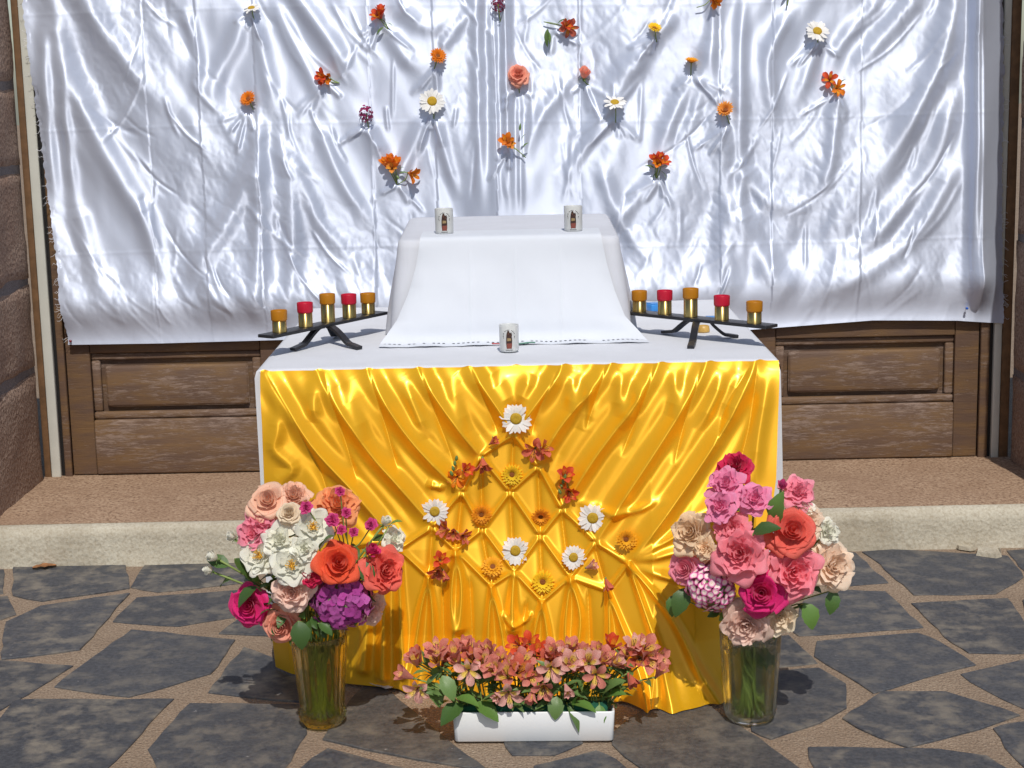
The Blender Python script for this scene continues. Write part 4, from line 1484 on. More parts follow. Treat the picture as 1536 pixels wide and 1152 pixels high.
PC = {  # petal colours
    'peach': petal_mat("peach_petal", lin(250, 212, 184), lin(246, 190, 162)), 'orange': petal_mat("orange_petal", lin(250, 178, 118), lin(246, 158, 110)),
    'cream': petal_mat("cream_petal", lin(246, 232, 206), lin(244, 220, 190)), 'pink': petal_mat("pink_petal", lin(248, 164, 180), lin(240, 138, 162)),
    'white': petal_mat("white_petal", lin(244, 243, 232), lin(236, 234, 214)), 'scarlet': petal_mat("scarlet_petal", lin(246, 104, 60), lin(236, 78, 48)),
    'coral': petal_mat("coral_petal", lin(246, 118, 100), lin(236, 98, 86)), 'blush': petal_mat("blush_petal", lin(250, 222, 206), lin(244, 204, 188)),
    'magenta': petal_mat("magenta_petal", lin(236, 44, 132), lin(216, 30, 112)), 'salmon': petal_mat("salmon_petal", lin(250, 178, 152), lin(246, 158, 134)),
    'crimson': petal_mat("crimson_petal", lin(224, 42, 96), lin(204, 28, 76)), 'tan': petal_mat("tan_petal", lin(246, 222, 188), lin(240, 208, 172)),
    'rosepink': petal_mat("rosepink_petal", lin(250, 156, 168), lin(246, 134, 150)), 'lilacpink': petal_mat("lilacpink_petal", lin(246, 158, 194), lin(240, 136, 176)),
    'shell': petal_mat("shell_petal", lin(250, 232, 210), lin(248, 216, 190)), 'fuchsia': petal_mat("fuchsia_petal", lin(220, 76, 144), lin(206, 56, 124)),
}
M_STAMEN = plain("yellow_stamen", lin(232, 178, 60), .7, var=.2)

# ------------------------------------------------------------------ glass vases
def glass_mat(name, tint, rough=0.02, bump=0.0):
    t = NT(name)
    v = t.coord()
    ins = {'Base Color': col4(tint), 'Roughness': rough, 'Transmission Weight': 1.0, 'IOR': 1.42}
    if bump:
        ins['Normal'] = t.bump(t.noise(v, 60, 2), bump, .004)
    g = t.n("BsdfPrincipled", ins).outputs[0]
    tr = t.n("BsdfTransparent", {'Color': col4(tuple(min(1, x * 1.02) for x in tint))}).outputs[0]
    return t.finish(t.n("MixShader", {0: .22, 1: g, 2: tr}).outputs[0])


M_AMBERGLASS = glass_mat("amber_glass", (0.95, 0.87, 0.55), .0, 0)
M_CLEARGLASS = glass_mat("clear_glass", (0.97, 0.98, 0.95), .0, 0)


def water_mat():
    t = NT("vase_water")
    g = t.n("BsdfPrincipled", {'Base Color': (0.90, 0.93, 0.66, 1), 'Roughness': 0.0, 'Transmission Weight': 1.0, 'IOR': 1.15}).outputs[0]
    tr = t.n("BsdfTransparent", {'Color': (0.93, 0.95, 0.74, 1)}).outputs[0]
    return t.finish(t.n("MixShader", {0: .5, 1: g, 2: tr}).outputs[0])


M_WATER = water_mat()
VL, VR = np.array((-.460, -.255, 0)), np.array((.510, -.280, 0))


def make_vase(c, outer, inner, mat, label, rib, ribs, ribfn, water_z):
    t = thing("glass_vase", label, "vase", (c[0], c[1], .001))
    mb = MB().lathe([(.0001, outer[0][1])] + outer, 96, rib, ribs, ribfn)
    n0 = len(mb.v)
    mb.lathe(inner[::-1] + [(.0001, inner[0][1])], 96)
    # close the rim between outer and inner skins
    a = len(outer) * 96
    for k in range(96):
        mb.f.append((a + k, a + (k + 1) % 96, n0 + (k + 1) % 96, n0 + k))
    obj("glass_body", mb.mesh("glass_body", mat), t)
    wi = [(r - .0006, z) for r, z in inner if z < water_z]
    w = MB().lathe([(.0001, wi[0][1] + .0006)] + wi + [(wi[-1][0], water_z), (.0001, water_z)], 48)
    obj("water", w.mesh("water", M_WATER), t)
    return t


outL = [(r * 1.12, z) for r, z in [(.036, .001), (.039, .004), (.042, .010), (.045, .015), (.0465, .020), (.0475, .024), (.0475, .028), (.0472, .032), (.0465, .037), (.0440, .043), (.0435, .052), (.0450, .08), (.049, .13), (.053, .18), (.0560, .212), (.0565, .216)]]
inL = [(r * 1.12, z) for r, z in [(.030, .012), (.0400, .020), (.0425, .030), (.0400, .044), (.0400, .06), (.0425, .09), (.0460, .14), (.0500, .19), (.0535, .2155)]]
make_vase(VL, outL, inL, M_AMBERGLASS, "fluted amber glass vase holding the bouquet with white roses", .13, 18, lambda z: .045 < z < .20 or .012 < z < .036, .13)
outR = [(r * 1.10, z) for r, z in [(.038, .001), (.044, .003), (.0505, .012), (.053, .024), (.0535, .05), (.0560, .10), (.0600, .16), (.0630, .205), (.0635, .209)]]
inR = [(r * 1.10, z) for r, z in [(.034, .010), (.0440, .014), (.0485, .026), (.0495, .05), (.0520, .10), (.0560, .16), (.0600, .2085)]]
make_vase(VR, outR, inR, M_CLEARGLASS, "smooth clear glass vase holding the bouquet with big pink roses", .05, 14, lambda z: .02 < z < .19, .15)


def dome(px, py, cx, cy, rx, ry, V, depth, push=0.0):
    q = min(1.0, ((px - cx) / rx) ** 2 + ((py - cy) / ry) ** 2)
    Y = V[1] - depth * math.sqrt(1 - q * .96) - push + .03
    return at(px, py, Y)


def in_vase(V, k, top=.21, bottom=.02):
    r = random.Random(k * 17 + 3)
    a = r.uniform(0, 6.28)
    return (V[0] + .046 * r.random() ** .5 * math.cos(a), V[1] + .046 * r.random() ** .5 * math.sin(a), top), \
           (V[0] + .038 * r.random() ** .5 * math.cos(a + 2.5), V[1] + .038 * r.random() ** .5 * math.sin(a + 2.5), bottom)


def bouquet(spec, V, cx, cy, rx, ry, depth, group, name_hint):
    k0 = int(V[0] * 100)
    ctr = at(cx, cy, V[1])
    for i, (variety, colr, px, py, r, push, lab) in enumerate(spec):
        p = dome(px, py, cx, cy, rx, ry, V, depth, push)
        sc = r * np.linalg.norm(p - CAM) / F_PX * 1.10
        d = (p - ctr) / (np.linalg.norm(p - ctr) + 1e-6)
        tocam = (CAM - p) / np.linalg.norm(CAM - p)
        if variety in ('bud',):
            d = d * .8 + np.array((0, -.25, .45))
        else:
            d = d * .55 + tocam * .75 + np.array((0, 0, .12))
        d = d / np.linalg.norm(d)
        base = p - d * sc * .38
        M = face_matrix(base, d, random.uniform(0, 6), sc)
        t = thing("rose", lab, "flower", matrix=M, group=group)
        build_rose(t, variety, PC[colr], i * 31 + 5 + k0, stamens=M_STAMEN if variety == 'open' and r > 20 else None)
        a, b = in_vase(V, i + k0)
        start = base - d * sc * .30
        mid = (np.array(start) * .45 + np.array(a) * .55) + np.array((0, 0.01, .01))
        add_stem(t, M, [start, mid, a, b], .0026)
        for q in range(2):
            f = random.uniform(.15, .75)
            lp = np.array(start) * (1 - f) + mid * f
            ld = (lp - np.array(V) - np.array((0, 0, .30))) * np.array((2.2, .6, 2.2)) + np.array((random.uniform(-.4, .4), random.uniform(.05, .5), random.uniform(-.35, .25)))
            add_leaf(t, M, lp, ld, random.uniform(.04, .06), M_LEAF, 0, random.uniform(-.6, .6))


LB = [
    ('rose', 'peach', 400, 748, 29, 0.0, "peach rose half open at the top of the white rose bouquet"),
    ('full', 'peach', 440, 740, 25, -.03, "fuller peach rose behind the half open peach one"),
    ('full', 'orange', 508, 752, 35, -.05, "large soft orange rose behind the tiny magenta roses"),
    ('rose', 'cream', 433, 768, 18, .015, "small cream rose tucked under the peach roses"),
    ('cluster', 'pink', 390, 777, 26, -.01, "pink rose under the half open peach rose"),
    ('cluster', 'pink', 376, 799, 24, 0.0, "lower pink rose beside the cluster of white roses"),
    ('open', 'white', 470, 789, 28, .01, "ruffled white rose highest in the white cluster"),
    ('open', 'white', 387, 833, 28, .01, "open white rose with yellow heart at the edge of the white cluster"),
    ('open', 'white', 437, 848, 29, .03, "open white rose with yellow heart above the blush rose"),
    ('cluster', 'white', 418, 809, 24, .01, "full white rose in the middle of the white cluster"),
    ('cluster', 'white', 456, 822, 19, .02, "small white rose between the ruffled white rose and the scarlet rose"),
    ('rose', 'scarlet', 508, 844, 31, .03, "bright scarlet orange rose above the purple hydrangea"),
    ('full', 'coral', 580, 855, 32, .02, "dense coral rose leaning against the gold cloth"),
    ('full', 'blush', 437, 888, 31, .02, "pale blush rose under the white roses"),
    ('rose', 'magenta', 371, 910, 30, .0, "magenta rose hanging out low beside the salmon rose"),
    ('rose', 'salmon', 420, 941, 27, .01, "salmon rose low over the amber vase"),
    ('full', 'blush', 558, 915, 24, -.03, "faded blush rose behind the purple hydrangea"),
    ('bud', 'magenta', 555, 826, 17, .0, "magenta rosebud above the coral rose"),
    ('full', 'crimson', 467, 866, 16, .02, "small crimson rose between the white and scarlet roses"),
    ('cluster', 'white', 594, 808, 18, -.02, "loose white rose next to the grey white bud"),
    ('bud', 'white', 578, 784, 12, -.03, "grey white bud against the gold cloth"),
    ('bud', 'white', 321, 836, 14, -.02, "white bud hanging out farthest from the gold cloth"),
    ('bud', 'white', 314, 856, 11, -.02, "lowest little white bud below the other white buds"),
    ('bud', 'white', 349, 806, 11, -.02, "little white bud beside the pink roses"),
]
bouquet(LB, VL, 465, 850, 160, 140, .15, "flowers in the amber vase", "L")
RB = [
    ('full', 'crimson', 1103, 695, 25, -.05, "crimson rose at the very top against the gold cloth"),
    ('cluster', 'lilacpink', 1087, 722, 27, -.02, "upper lilac pink rose under the crimson rose"),
    ('cluster', 'lilacpink', 1131, 746, 26, .0, "lilac pink rose beside the green bud"),
    ('cluster', 'lilacpink', 1079, 758, 23, .01, "lowest lilac pink rose beside the tan rose"),
    ('full', 'tan', 1034, 796, 33, -.01, "full tan rose against the gold cloth"),
    ('cluster', 'tan', 1056, 821, 17, .0, "small faded tan rose under the full tan rose"),
    ('cluster', 'rosepink', 1096, 790, 26, .0, "pink rose behind the big open pink rose"),
    ('full', 'rosepink', 1109, 827, 39, .03, "big open pink rose above the magenta rose"),
    ('rose', 'coral', 1189, 795, 36, .03, "spiky coral red rose between the big pink roses"),
    ('full', 'rosepink', 1193, 858, 40, .04, "biggest pink rose beside the peach cream rose"),
    ('rose', 'magenta', 1143, 890, 33, .04, "magenta rose in the middle over the clear vase"),
    ('rose', 'pink', 1025, 853, 25, -.01, "pink and magenta half open rose beside the speckled hydrangea"),
    ('full', 'blush', 1118, 940, 34, .03, "blush rose hanging over the rim of the clear vase"),
    ('cluster', 'cream', 1172, 928, 24, .03, "small cream white rose beside the hanging blush rose"),
    ('full', 'shell', 1253, 848, 36, .01, "peach cream rose at the outer side of the bouquet"),
    ('full', 'shell', 1213, 776, 27, -.02, "peach cream rose behind the coral red rose"),
    ('cluster', 'white', 1243, 795, 20, -.01, "white rose above the outer peach cream rose"),
    ('cluster', 'pink', 1199, 735, 26, -.03, "dusky pink rose highest on the outer side of the bouquet"),
    ('cluster', 'white', 1203, 760, 19, -.03, "white rose just under the dusky pink rose"),
    ('bud', 'fuchsia', 1173, 730, 11, -.02, "small fuchsia bud beside the dusky pink rose"),
]
bouquet(RB, VR, 1135, 830, 160, 160, .155, "flowers in the clear vase", "R")


# spray of tiny magenta roses
for i, (px, py, r, lab) in enumerate([(459, 761, 9, "tiny magenta rose beside the cream rose"), (499, 780, 10, "tiny magenta rose right of the ruffled white rose"), (519, 769, 7, "tiny magenta rose in front of the soft orange rose"),
                                      (530, 798, 7, "lowest tiny magenta rose above the scarlet rose"), (512, 795, 7, "tiny magenta rose over the scarlet rose's tip"), (510, 737, 7, "highest tiny magenta rose on the soft orange rose"), (557, 787, 9, "tiny magenta rose beside the grey white bud")]):
    p = dome(px, py, 465, 850, 160, 140, VL, .15, .03)
    sc = r * .00158
    d = np.array((random.uniform(-.3, .3), -.8, .5))
    M = face_matrix(p, d, i, sc)
    t = thing("spray_rose", lab, "flower", matrix=M, group="tiny magenta spray roses")
    build_rose(t, 'cluster', PC['fuchsia'], 900 + i)
    a, b = in_vase(VL, i + 60)
    hub = dome(520, 835, 465, 850, 160, 140, VL, .13, -.03)
    add_stem(t, M, [p - d * sc * .4, (p + hub) / 2 + np.array((0, .01, -.01)), hub, a, b], .0015)


# hydrangeas
def hydrangea(px, py, r, V, cx, cy, push, mats, label, n, seed):
    p = dome(px, py, cx, cy, 160, 150, V, .15, push)
    R_ = r * .00147
    d = np.array((0, -1, .25))
    M = face_matrix(p + np.array((0, R_ * .55, 0)), d, 0, 1.0)
    t = thing("hydrangea", label, "flower", matrix=M)
    core = MB().lathe([(.0001, -.55 * R_), (.5 * R_, -.45 * R_), (.80 * R_, 0), (.62 * R_, .5 * R_), (.3 * R_, .74 * R_), (.0001, .78 * R_)], 20)
    obj("flower_core", core.mesh("flower_core", M_CALYX), t)
    fl = []
    for m in mats:
        mb = MB()
        for k in range(4):
            v, f = gen_petal(.62, 70, 92, .36, .15, 2, 3, .04, 'round')
            g = k * math.pi / 2
            mb.add([(x * math.cos(g) - y * math.sin(g), x * math.sin(g) + y * math.cos(g), z) for x, y, z in v], f)
        mb.box((0, 0, .06), (.07, .07, .07), .02)
        fl.append(mb.mesh("floret", m))
    rs = random.Random(seed)
    for k in range(n):
        z = 1 - 1.5 * (k + .5) / n
        g = k * 2.39996
        q = math.sqrt(max(0, 1 - z * z))
        nd = Vector((q * math.cos(g), q * math.sin(g), z))
        nd = (nd + Vector((rs.uniform(-.5, .5), rs.uniform(-.5, .5), rs.uniform(-.3, .3)))).normalized()
        rr = R_ * rs.uniform(.74, .98)
        pos = Vector((q * math.cos(g), q * math.sin(g), z)) * rr
        obj("floret", rs.choice(fl), t, matrix=face_matrix(pos, nd, rs.uniform(0, 6), R_ * rs.uniform(.21, .30)))
    a, b = in_vase(V, seed)
    s0 = p + np.array((0, R_ * 1.0, -.01))
    add_stem(t, M, [s0, (s0 + np.array(a)) / 2, a, b], .003)


hydrangea(510, 908, 47, VL, 465, 850, .01, [petal_mat("hydrangea_purple", lin(196, 84, 172), lin(176, 62, 150)), petal_mat("hydrangea_violet", lin(210, 116, 190), lin(186, 76, 164))],
          "deep purple hydrangea head over the rim of the amber vase", 200, 71)


def speckled():
    t = NT("hydrangea_speckled")
    v = t.coord()
    ln = t.n("VectorMath", {0: v}, operation='LENGTH').outputs['Value']
    c = t.ramp(ln, [(.12, lin(250, 232, 216)), (.36, lin(246, 212, 220)), (.50, lin(222, 110, 168)), (.64, lin(196, 60, 134))])
    return t.finish(t.n("BsdfPrincipled", {'Base Color': c, 'Roughness': .6, 'Specular IOR Level': .2}).outputs[0])


hydrangea(1071, 884, 41, VR, 1135, 830, .01, [speckled()], "speckled magenta and white hydrangea head beside the magenta rose", 150, 72)

# leafy sprigs that show between the flowers
for i, (px, py, dx, dz, L, m, kd, V, push, lab) in enumerate([
    (447, 932, .15, -.9, .062, 0, 1, VL, .02, "dark green leaf hanging over the amber vase under the blush rose"), (478, 935, .7, -.5, .04, 0, 0, VL, .02, "smaller dark green leaf beside the purple hydrangea"),
    (352, 838, .6, -.6, .06, 0, 0, VL, .0, "dark green leaf between the white buds and the white roses"), (541, 842, .4, -.8, .06, 0, 0, VL, -.01, "dark green leaf between the scarlet and coral roses"),
    (480, 822, .4, .5, .05, 0, 0, VL, .01, "dark green leaf under the ruffled white rose"), (583, 790, .8, .5, .035, 1, 0, VL, -.02, "pale green leaf beside the grey white bud"), (385, 880, -.6, -.5, .06, 0, 0, VL, -.02, "dark green leaf behind the magenta rose of the white bouquet"),
    (1163, 785, .1, 1, .075, 1, 0, VR, .0, "bright green upright leaf beside the lilac pink roses"), (1130, 800, .8, .3, .06, 0, 0, VR, .02, "dark green leaf beside the coral red rose"),
    (1032, 882, -.5, -.9, .07, 0, 0, VR, -.02, "dark green leaf hanging by the speckled hydrangea"), (1012, 892, -.2, -1, .05, 0, 0, VR, -.03, "narrow dark leaf against the gold cloth by the hydrangea"), (1207, 905, .35, -1, .06, 1, 1, VR, .03, "bright green leaf hanging under the biggest pink rose"),
    (1196, 906, .5, -.4, .045, 0, 0, VR, .01, "dark green leaf beside the hanging bright green leaf"), (1250, 885, -.15, -1, .055, 0, 0, VR, .0, "glossy leaf hanging below the outer peach cream rose"), (1120, 965, .6, -.6, .055, 0, 1, VR, -.02, "dark leaf inside the clear vase under the blush rose"),
    (1150, 965, -.1, -1, .07, 0, 0, VR, -.04, "long leaf sunk in the water of the clear vase"), (480, 965, .1, -1, .05, 0, 0, VL, -.05, "leaf sunk into the mouth of the amber vase")]):
    c = (465, 850) if V is VL else (1135, 830)
    p = dome(px, py, c[0], c[1], 160, 150, V, .15, push)
    if kd == 1 and py > 950 or 'sunk' in lab:
        p = at(px, py, V[1] - .005)
        p[2] = min(p[2], .19)
    M = Matrix.Translation(Vector(p))
    t = thing("leafy_sprig", lab, "leaf", matrix=M)
    add_leaf(t, M, p, (dx, -.25 if 'sunk' not in lab else 0, dz), L, (M_LEAF, M_LEAF2)[m], kd, random.uniform(-.3, .3))
    a, b = in_vase(V, 200 + i)
    add_stem(t, M, [p, (np.array(p) + np.array(a)) / 2 + np.array((0, .02, 0)), a, b], .0016)


# greenery filling the gaps between the heads
for V, cx, cy, lab in ((VL, 462, 865, "dark leafy greenery filling the gaps of the bouquet in the amber vase"), (VR, 1135, 850, "dark leafy greenery filling the gaps of the bouquet in the clear vase")):
    c = at(cx, cy + 25, V[1] - .03)
    M = Matrix.Translation(Vector((V[0], V[1], .2)))
    t = thing("leafy_sprig", lab, "foliage", matrix=M)
    rs = random.Random(cx)
    for k in range(34):
        g = rs.uniform(0, 2 * math.pi)
        e = rs.uniform(-.9, .75)
        dv = np.array((math.cos(g) * math.cos(e), -abs(math.sin(g)) * math.cos(e) * .75, math.sin(e)))
        p = c + dv * np.array((.115, .075, .105)) * rs.uniform(.75, 1.12)
        add_leaf(t, M, p, dv + np.array((rs.uniform(-.6, .6), rs.uniform(-.5, .2), rs.uniform(-.7, .4))), rs.uniform(.028, .05), (M_LEAF, M_LEAF, M_LEAF2)[k % 3], 0, rs.uniform(-.8, .8))
        if k % 3 == 0:
            a, b = in_vase(V, 400 + k)
            add_stem(t, M, [p, (p + np.array(a)) / 2, a, b], .0016)

# ------------------------------------------------------------------ daisies and other heads
M_DAISY = petal_mat("daisy_petal", lin(246, 244, 240), lin(236, 234, 230), .2)


def disc_mat(name, a, b):
    t = NT(name)
    v = t.coord()
    vo = t.n("TexVoronoi", {'Vector': v, 'Scale': 22}).outputs['Distance']
    c = t.mix(t.n("MapRange", {0: vo, 1: 0, 2: .6}).outputs[0], b, a)
    return t.finish(t.n("BsdfPrincipled", {'Base Color': c, 'Roughness': .8, 'Normal': t.bump(vo, -.6, .05)}).outputs[0])


M_DISC = disc_mat("daisy_disc", lin(168, 132, 20), lin(206, 172, 44))
M_DISC2 = disc_mat("calendula_disc", lin(110, 58, 16), lin(170, 100, 20))


def daisy_mesh(var):
    key = ('daisy', var)
    if key not in _cache:
        v, f = gen_petal(.74, 74 + var * 4, 92 + var * 5, .135, .12, 3, 5, .24, 'strap', 1.0, .10, var)
        _cache[key] = mesh("petal", v, f, M_DAISY)
    return _cache[key]


def disc_mesh(mat, r=.36, h=.16):
    key = ('disc', mat.name, r)
    if key not in _cache:
        mb = MB().lathe([(r * .9, -.06), (r, .02), (r * .93, h * .6), (r * .6, h * .95), (r * .3, h * .92), (.0001, h * .85)], 24)
        _cache[key] = mb.mesh("flower_disc", mat)
    return _cache[key]


def daisy(p, d, R_, label, seed, stem=None, group=None):
    rs = random.Random(seed)
    M = face_matrix(p, d, rs.uniform(0, 6), R_)
    t = thing("daisy", label, "flower", matrix=M, group=group)
    n = rs.choice((18, 19, 20))
    for k in range(n):
        obj("petal", daisy_mesh(rs.randrange(3)), t, (0, 0, rs.uniform(-.02, .02)), (0, rs.uniform(-.13, .10), 2 * math.pi * k / n + rs.uniform(-.06, .06)), (rs.uniform(.88, 1.05), rs.uniform(.9, 1.12), 1))
    obj("flower_disc", disc_mesh(M_DISC), t)
    if stem:
        add_stem(t, M, [p] + stem, .0018)
    return t


def ring_flower(p, d, R_, mat, disc, label, seed, name="calendula", stem=None, side=False, group=None):
    """calendula: three rings of strap petals round a dark eye"""
    rs = random.Random(seed)
    M = face_matrix(p, d, rs.uniform(0, 6), R_)
    t = thing(name, label, "flower", matrix=M, group=group)
    for ring, (n, a0, a1, L) in enumerate(((19, 62, 92, .80), (17, 45, 78, .70), (12, 20, 55, .5))):
        mb = MB()
        for k in range(n):
            v, f = gen_petal(L * rs.uniform(.9, 1.06), a0, a1 - (25 if side else 0), .105, .2, 2, 4, .18, 'strap', 1.0, .1, k)
            g = 2 * math.pi * k / n + ring * .2 + rs.uniform(-.07, .07)
            mb.add([(x * math.cos(g) - y * math.sin(g), x * math.sin(g) + y * math.cos(g), z) for x, y, z in v], f)
        obj("petal_ring", mb.mesh("petal_ring", mat), t)['kind'] = 'stuff'
    obj("flower_disc", disc_mesh(disc, .24, .12), t)
    obj("calyx", calyx_mesh(M_CALYX), t, (0, 0, -.02), scale=.55)
    if stem:
        add_stem(t, M, [p] + stem, .0018)
    return t


def trumpet_mats(name, c, edge, throat, streak):
    """outer petal plain, inner petal with yellow throat and dark streaks"""
    o = petal_mat(name + "_outer", c, edge, .25)
    t = NT(name + "_inner")
    v = t.coord()
    ln = t.n("VectorMath", {0: v}, operation='LENGTH').outputs['Value']
    base = t.ramp(ln, [(.2, throat), (.62, throat), (.80, c), (1.0, edge)])
    st = t.noise(t.n("Mapping", {'Vector': v, 'Scale': (5, 26, 5)}).outputs[0], 3.0, 2)
    m = t.n("MapRange", {0: st, 1: .58, 2: .62}).outputs[0]
    m2 = t.n("MapRange", {0: ln, 1: .45, 2: .6}).outputs[0]
    m3 = t.n("MapRange", {0: ln, 1: 1.0, 2: .85}).outputs[0]
    mm = t.n("Math", {0: t.n("Math", {0: m, 1: m2}, operation='MULTIPLY').outputs[0], 1: m3}, operation='MULTIPLY').outputs[0]
    cc = t.mix(mm, base, streak)
    d = t.n("BsdfPrincipled", {'Base Color': cc, 'Roughness': .55, 'Specular IOR Level': .25}).outputs[0]
    tr = t.n("BsdfTranslucent", {'Color': cc}).outputs[0]
    return o, t.finish(t.n("MixShader", {0: .25, 1: d, 2: tr}).outputs[0])


TM = {'pink': trumpet_mats("alstro_pink", lin(226, 150, 130), lin(202, 106, 98), lin(236, 196, 90), lin(110, 40, 44)),
      'pale': trumpet_mats("alstro_pale", lin(242, 194, 178), lin(224, 146, 142), lin(240, 206, 100), lin(120, 44, 48)),
      'rust': trumpet_mats("alstro_rust", lin(216, 116, 90), lin(196, 88, 72), lin(222, 150, 60), lin(110, 36, 30)),
      'orange': trumpet_mats("freesia_orange", lin(240, 140, 30), lin(232, 116, 24), lin(244, 176, 50), lin(200, 80, 20)),
      'red': trumpet_mats("freesia_red", lin(226, 92, 48), lin(206, 62, 36), lin(240, 160, 50), lin(160, 40, 26)),
      'amber': trumpet_mats("freesia_amber", lin(240, 166, 70), lin(234, 140, 60), lin(246, 190, 70), lin(204, 110, 40))}


def trumpet_mesh(kind, inner, openness, var):
    key = ('tr', kind, inner, openness, var)
    if key not in _cache:
        a1 = (28, 60, 95)[openness]
        a0 = (10, 12, 20)[openness]
        if inner:
            v, f = gen_petal(1.0, a0, a1 - 5, .165, .45, 3, 7, .06, 'tip', 1.4, .08, var)
        else:
            v, f = gen_petal(.98, a0 + 4, a1 + 6, .26, .45, 4, 7, .08, 'tip', 1.3, .08, var + 5)
        _cache[key] = mesh("petal", v, f, TM[kind][1 if inner else 0])
    return _cache[key]


M_STM = plain("dark_stamen", lin(120, 70, 60), .8)


def trumpet(root, Mroot, p, d, L, kind, openness, seed, name_prefix=""):
    """six-petalled bloom whose parts hang on root; p, d in world space"""
    rs = random.Random(seed)
    W = face_matrix(p, d, rs.uniform(0, 6), L)
    I = Mroot.inverted() @ W
    for k in range(6):
        g = k * math.pi / 3
        R_ = Matrix.Rotation(g + rs.uniform(-.1, .1), 4, 'Z') @ Matrix.Rotation(rs.uniform(-.12, .12), 4, 'Y')
        obj("petal", trumpet_mesh(kind, k % 2 == 1, openness, rs.randrange(2)), root, matrix=I @ R_)
    key = ('stam', 1)
    if key not in _cache:
        mb = MB()
        for k in range(5):
            g = k * 1.26
            mb.tube([(0, 0, .1), (.07 * math.cos(g), .07 * math.sin(g), .5), (.13 * math.cos(g), .13 * math.sin(g), .72)], .012, 4)
            mb.box((.13 * math.cos(g), .13 * math.sin(g), .74), (.035, .035, .07))
        _cache[key] = mb.mesh("stamens", M_STM)
    if openness > 0:
        o = obj("stamens", _cache[key], root, matrix=I)
        o['kind'] = 'stuff'
    key = ('ovary', 1)
    if key not in _cache:
        _cache[key] = MB().lathe([(.0001, -.16), (.05, -.14), (.085, -.06), (.075, .02), (.05, .06)], 8).mesh("ovary", M_CALYX)
    obj("ovary", _cache[key], root, matrix=I)


# ------------------------------------------------------------------ flowers pinned on the smocked gold cloth
def on_gold(px, py, lift=.006):
    p = at(px, py, GY - .03)
    y = gold_y(p[0], p[2]) - lift
    return at(px, py, y)


for i, (px, py, r, lab) in enumerate([(774, 628, 25, "white daisy at the topmost point of the gold lattice"), (652, 767, 22, "white daisy at the side of the lattice near the white rose bouquet"),
                                      (889, 777, 24, "white daisy at the side of the lattice next to a yellow calendula"), (773, 826, 23, "white daisy low in the middle of the gold lattice"), (860, 836, 20, "smaller white daisy low in the lattice beside a pink bud")]):
    p = on_gold(px, py, .004)
    daisy(p, (random.uniform(-.1, .1), -1, .10 + random.uniform(-.1, .1)), r * .00157, lab, 40 + i, stem=[p + np.array((.002, .02, -.02)), p + np.array((.004, .03, -.05))], group="daisies on the gold cloth")
P_YEL = petal_mat("calendula_yellow", lin(250, 212, 40), lin(244, 196, 28), .2)
P_ORA = petal_mat("calendula_orange", lin(246, 168, 30), lin(238, 146, 20), .2)
P_GOL = petal_mat("calendula_gold", lin(250, 186, 34), lin(244, 170, 26), .2)
for i, (px, py, r, m, d, lab) in enumerate([(768, 712, 18, P_YEL, (0, -1, .1), "yellow calendula below the topmost daisy"), (722, 772, 17, P_ORA, (.1, -1, 0), "orange calendula in the lattice beside a terracotta flower"),
                                            (811, 775, 16, P_ORA, (0, -1, -.3), "orange calendula in the lattice straight below a terracotta bloom"), (939, 809, 18, P_GOL, (.1, -1, .1), "golden calendula at the outer tip of the lattice"),
                                            (739, 850, 18, P_GOL, (0, -.8, .6), "golden calendula seen from its side low in the lattice"), (814, 873, 20, P_YEL, (0, -1, .15), "yellow calendula at the lowest point of the lattice")]):
    p = on_gold(px, py, .004)
    ring_flower(p, d, r * .00157, m, M_DISC2, lab, 60 + i, stem=[p + np.array((.002, .015, -.015)), p + np.array((.003, .03, -.03))], group="calendulas on the gold cloth")
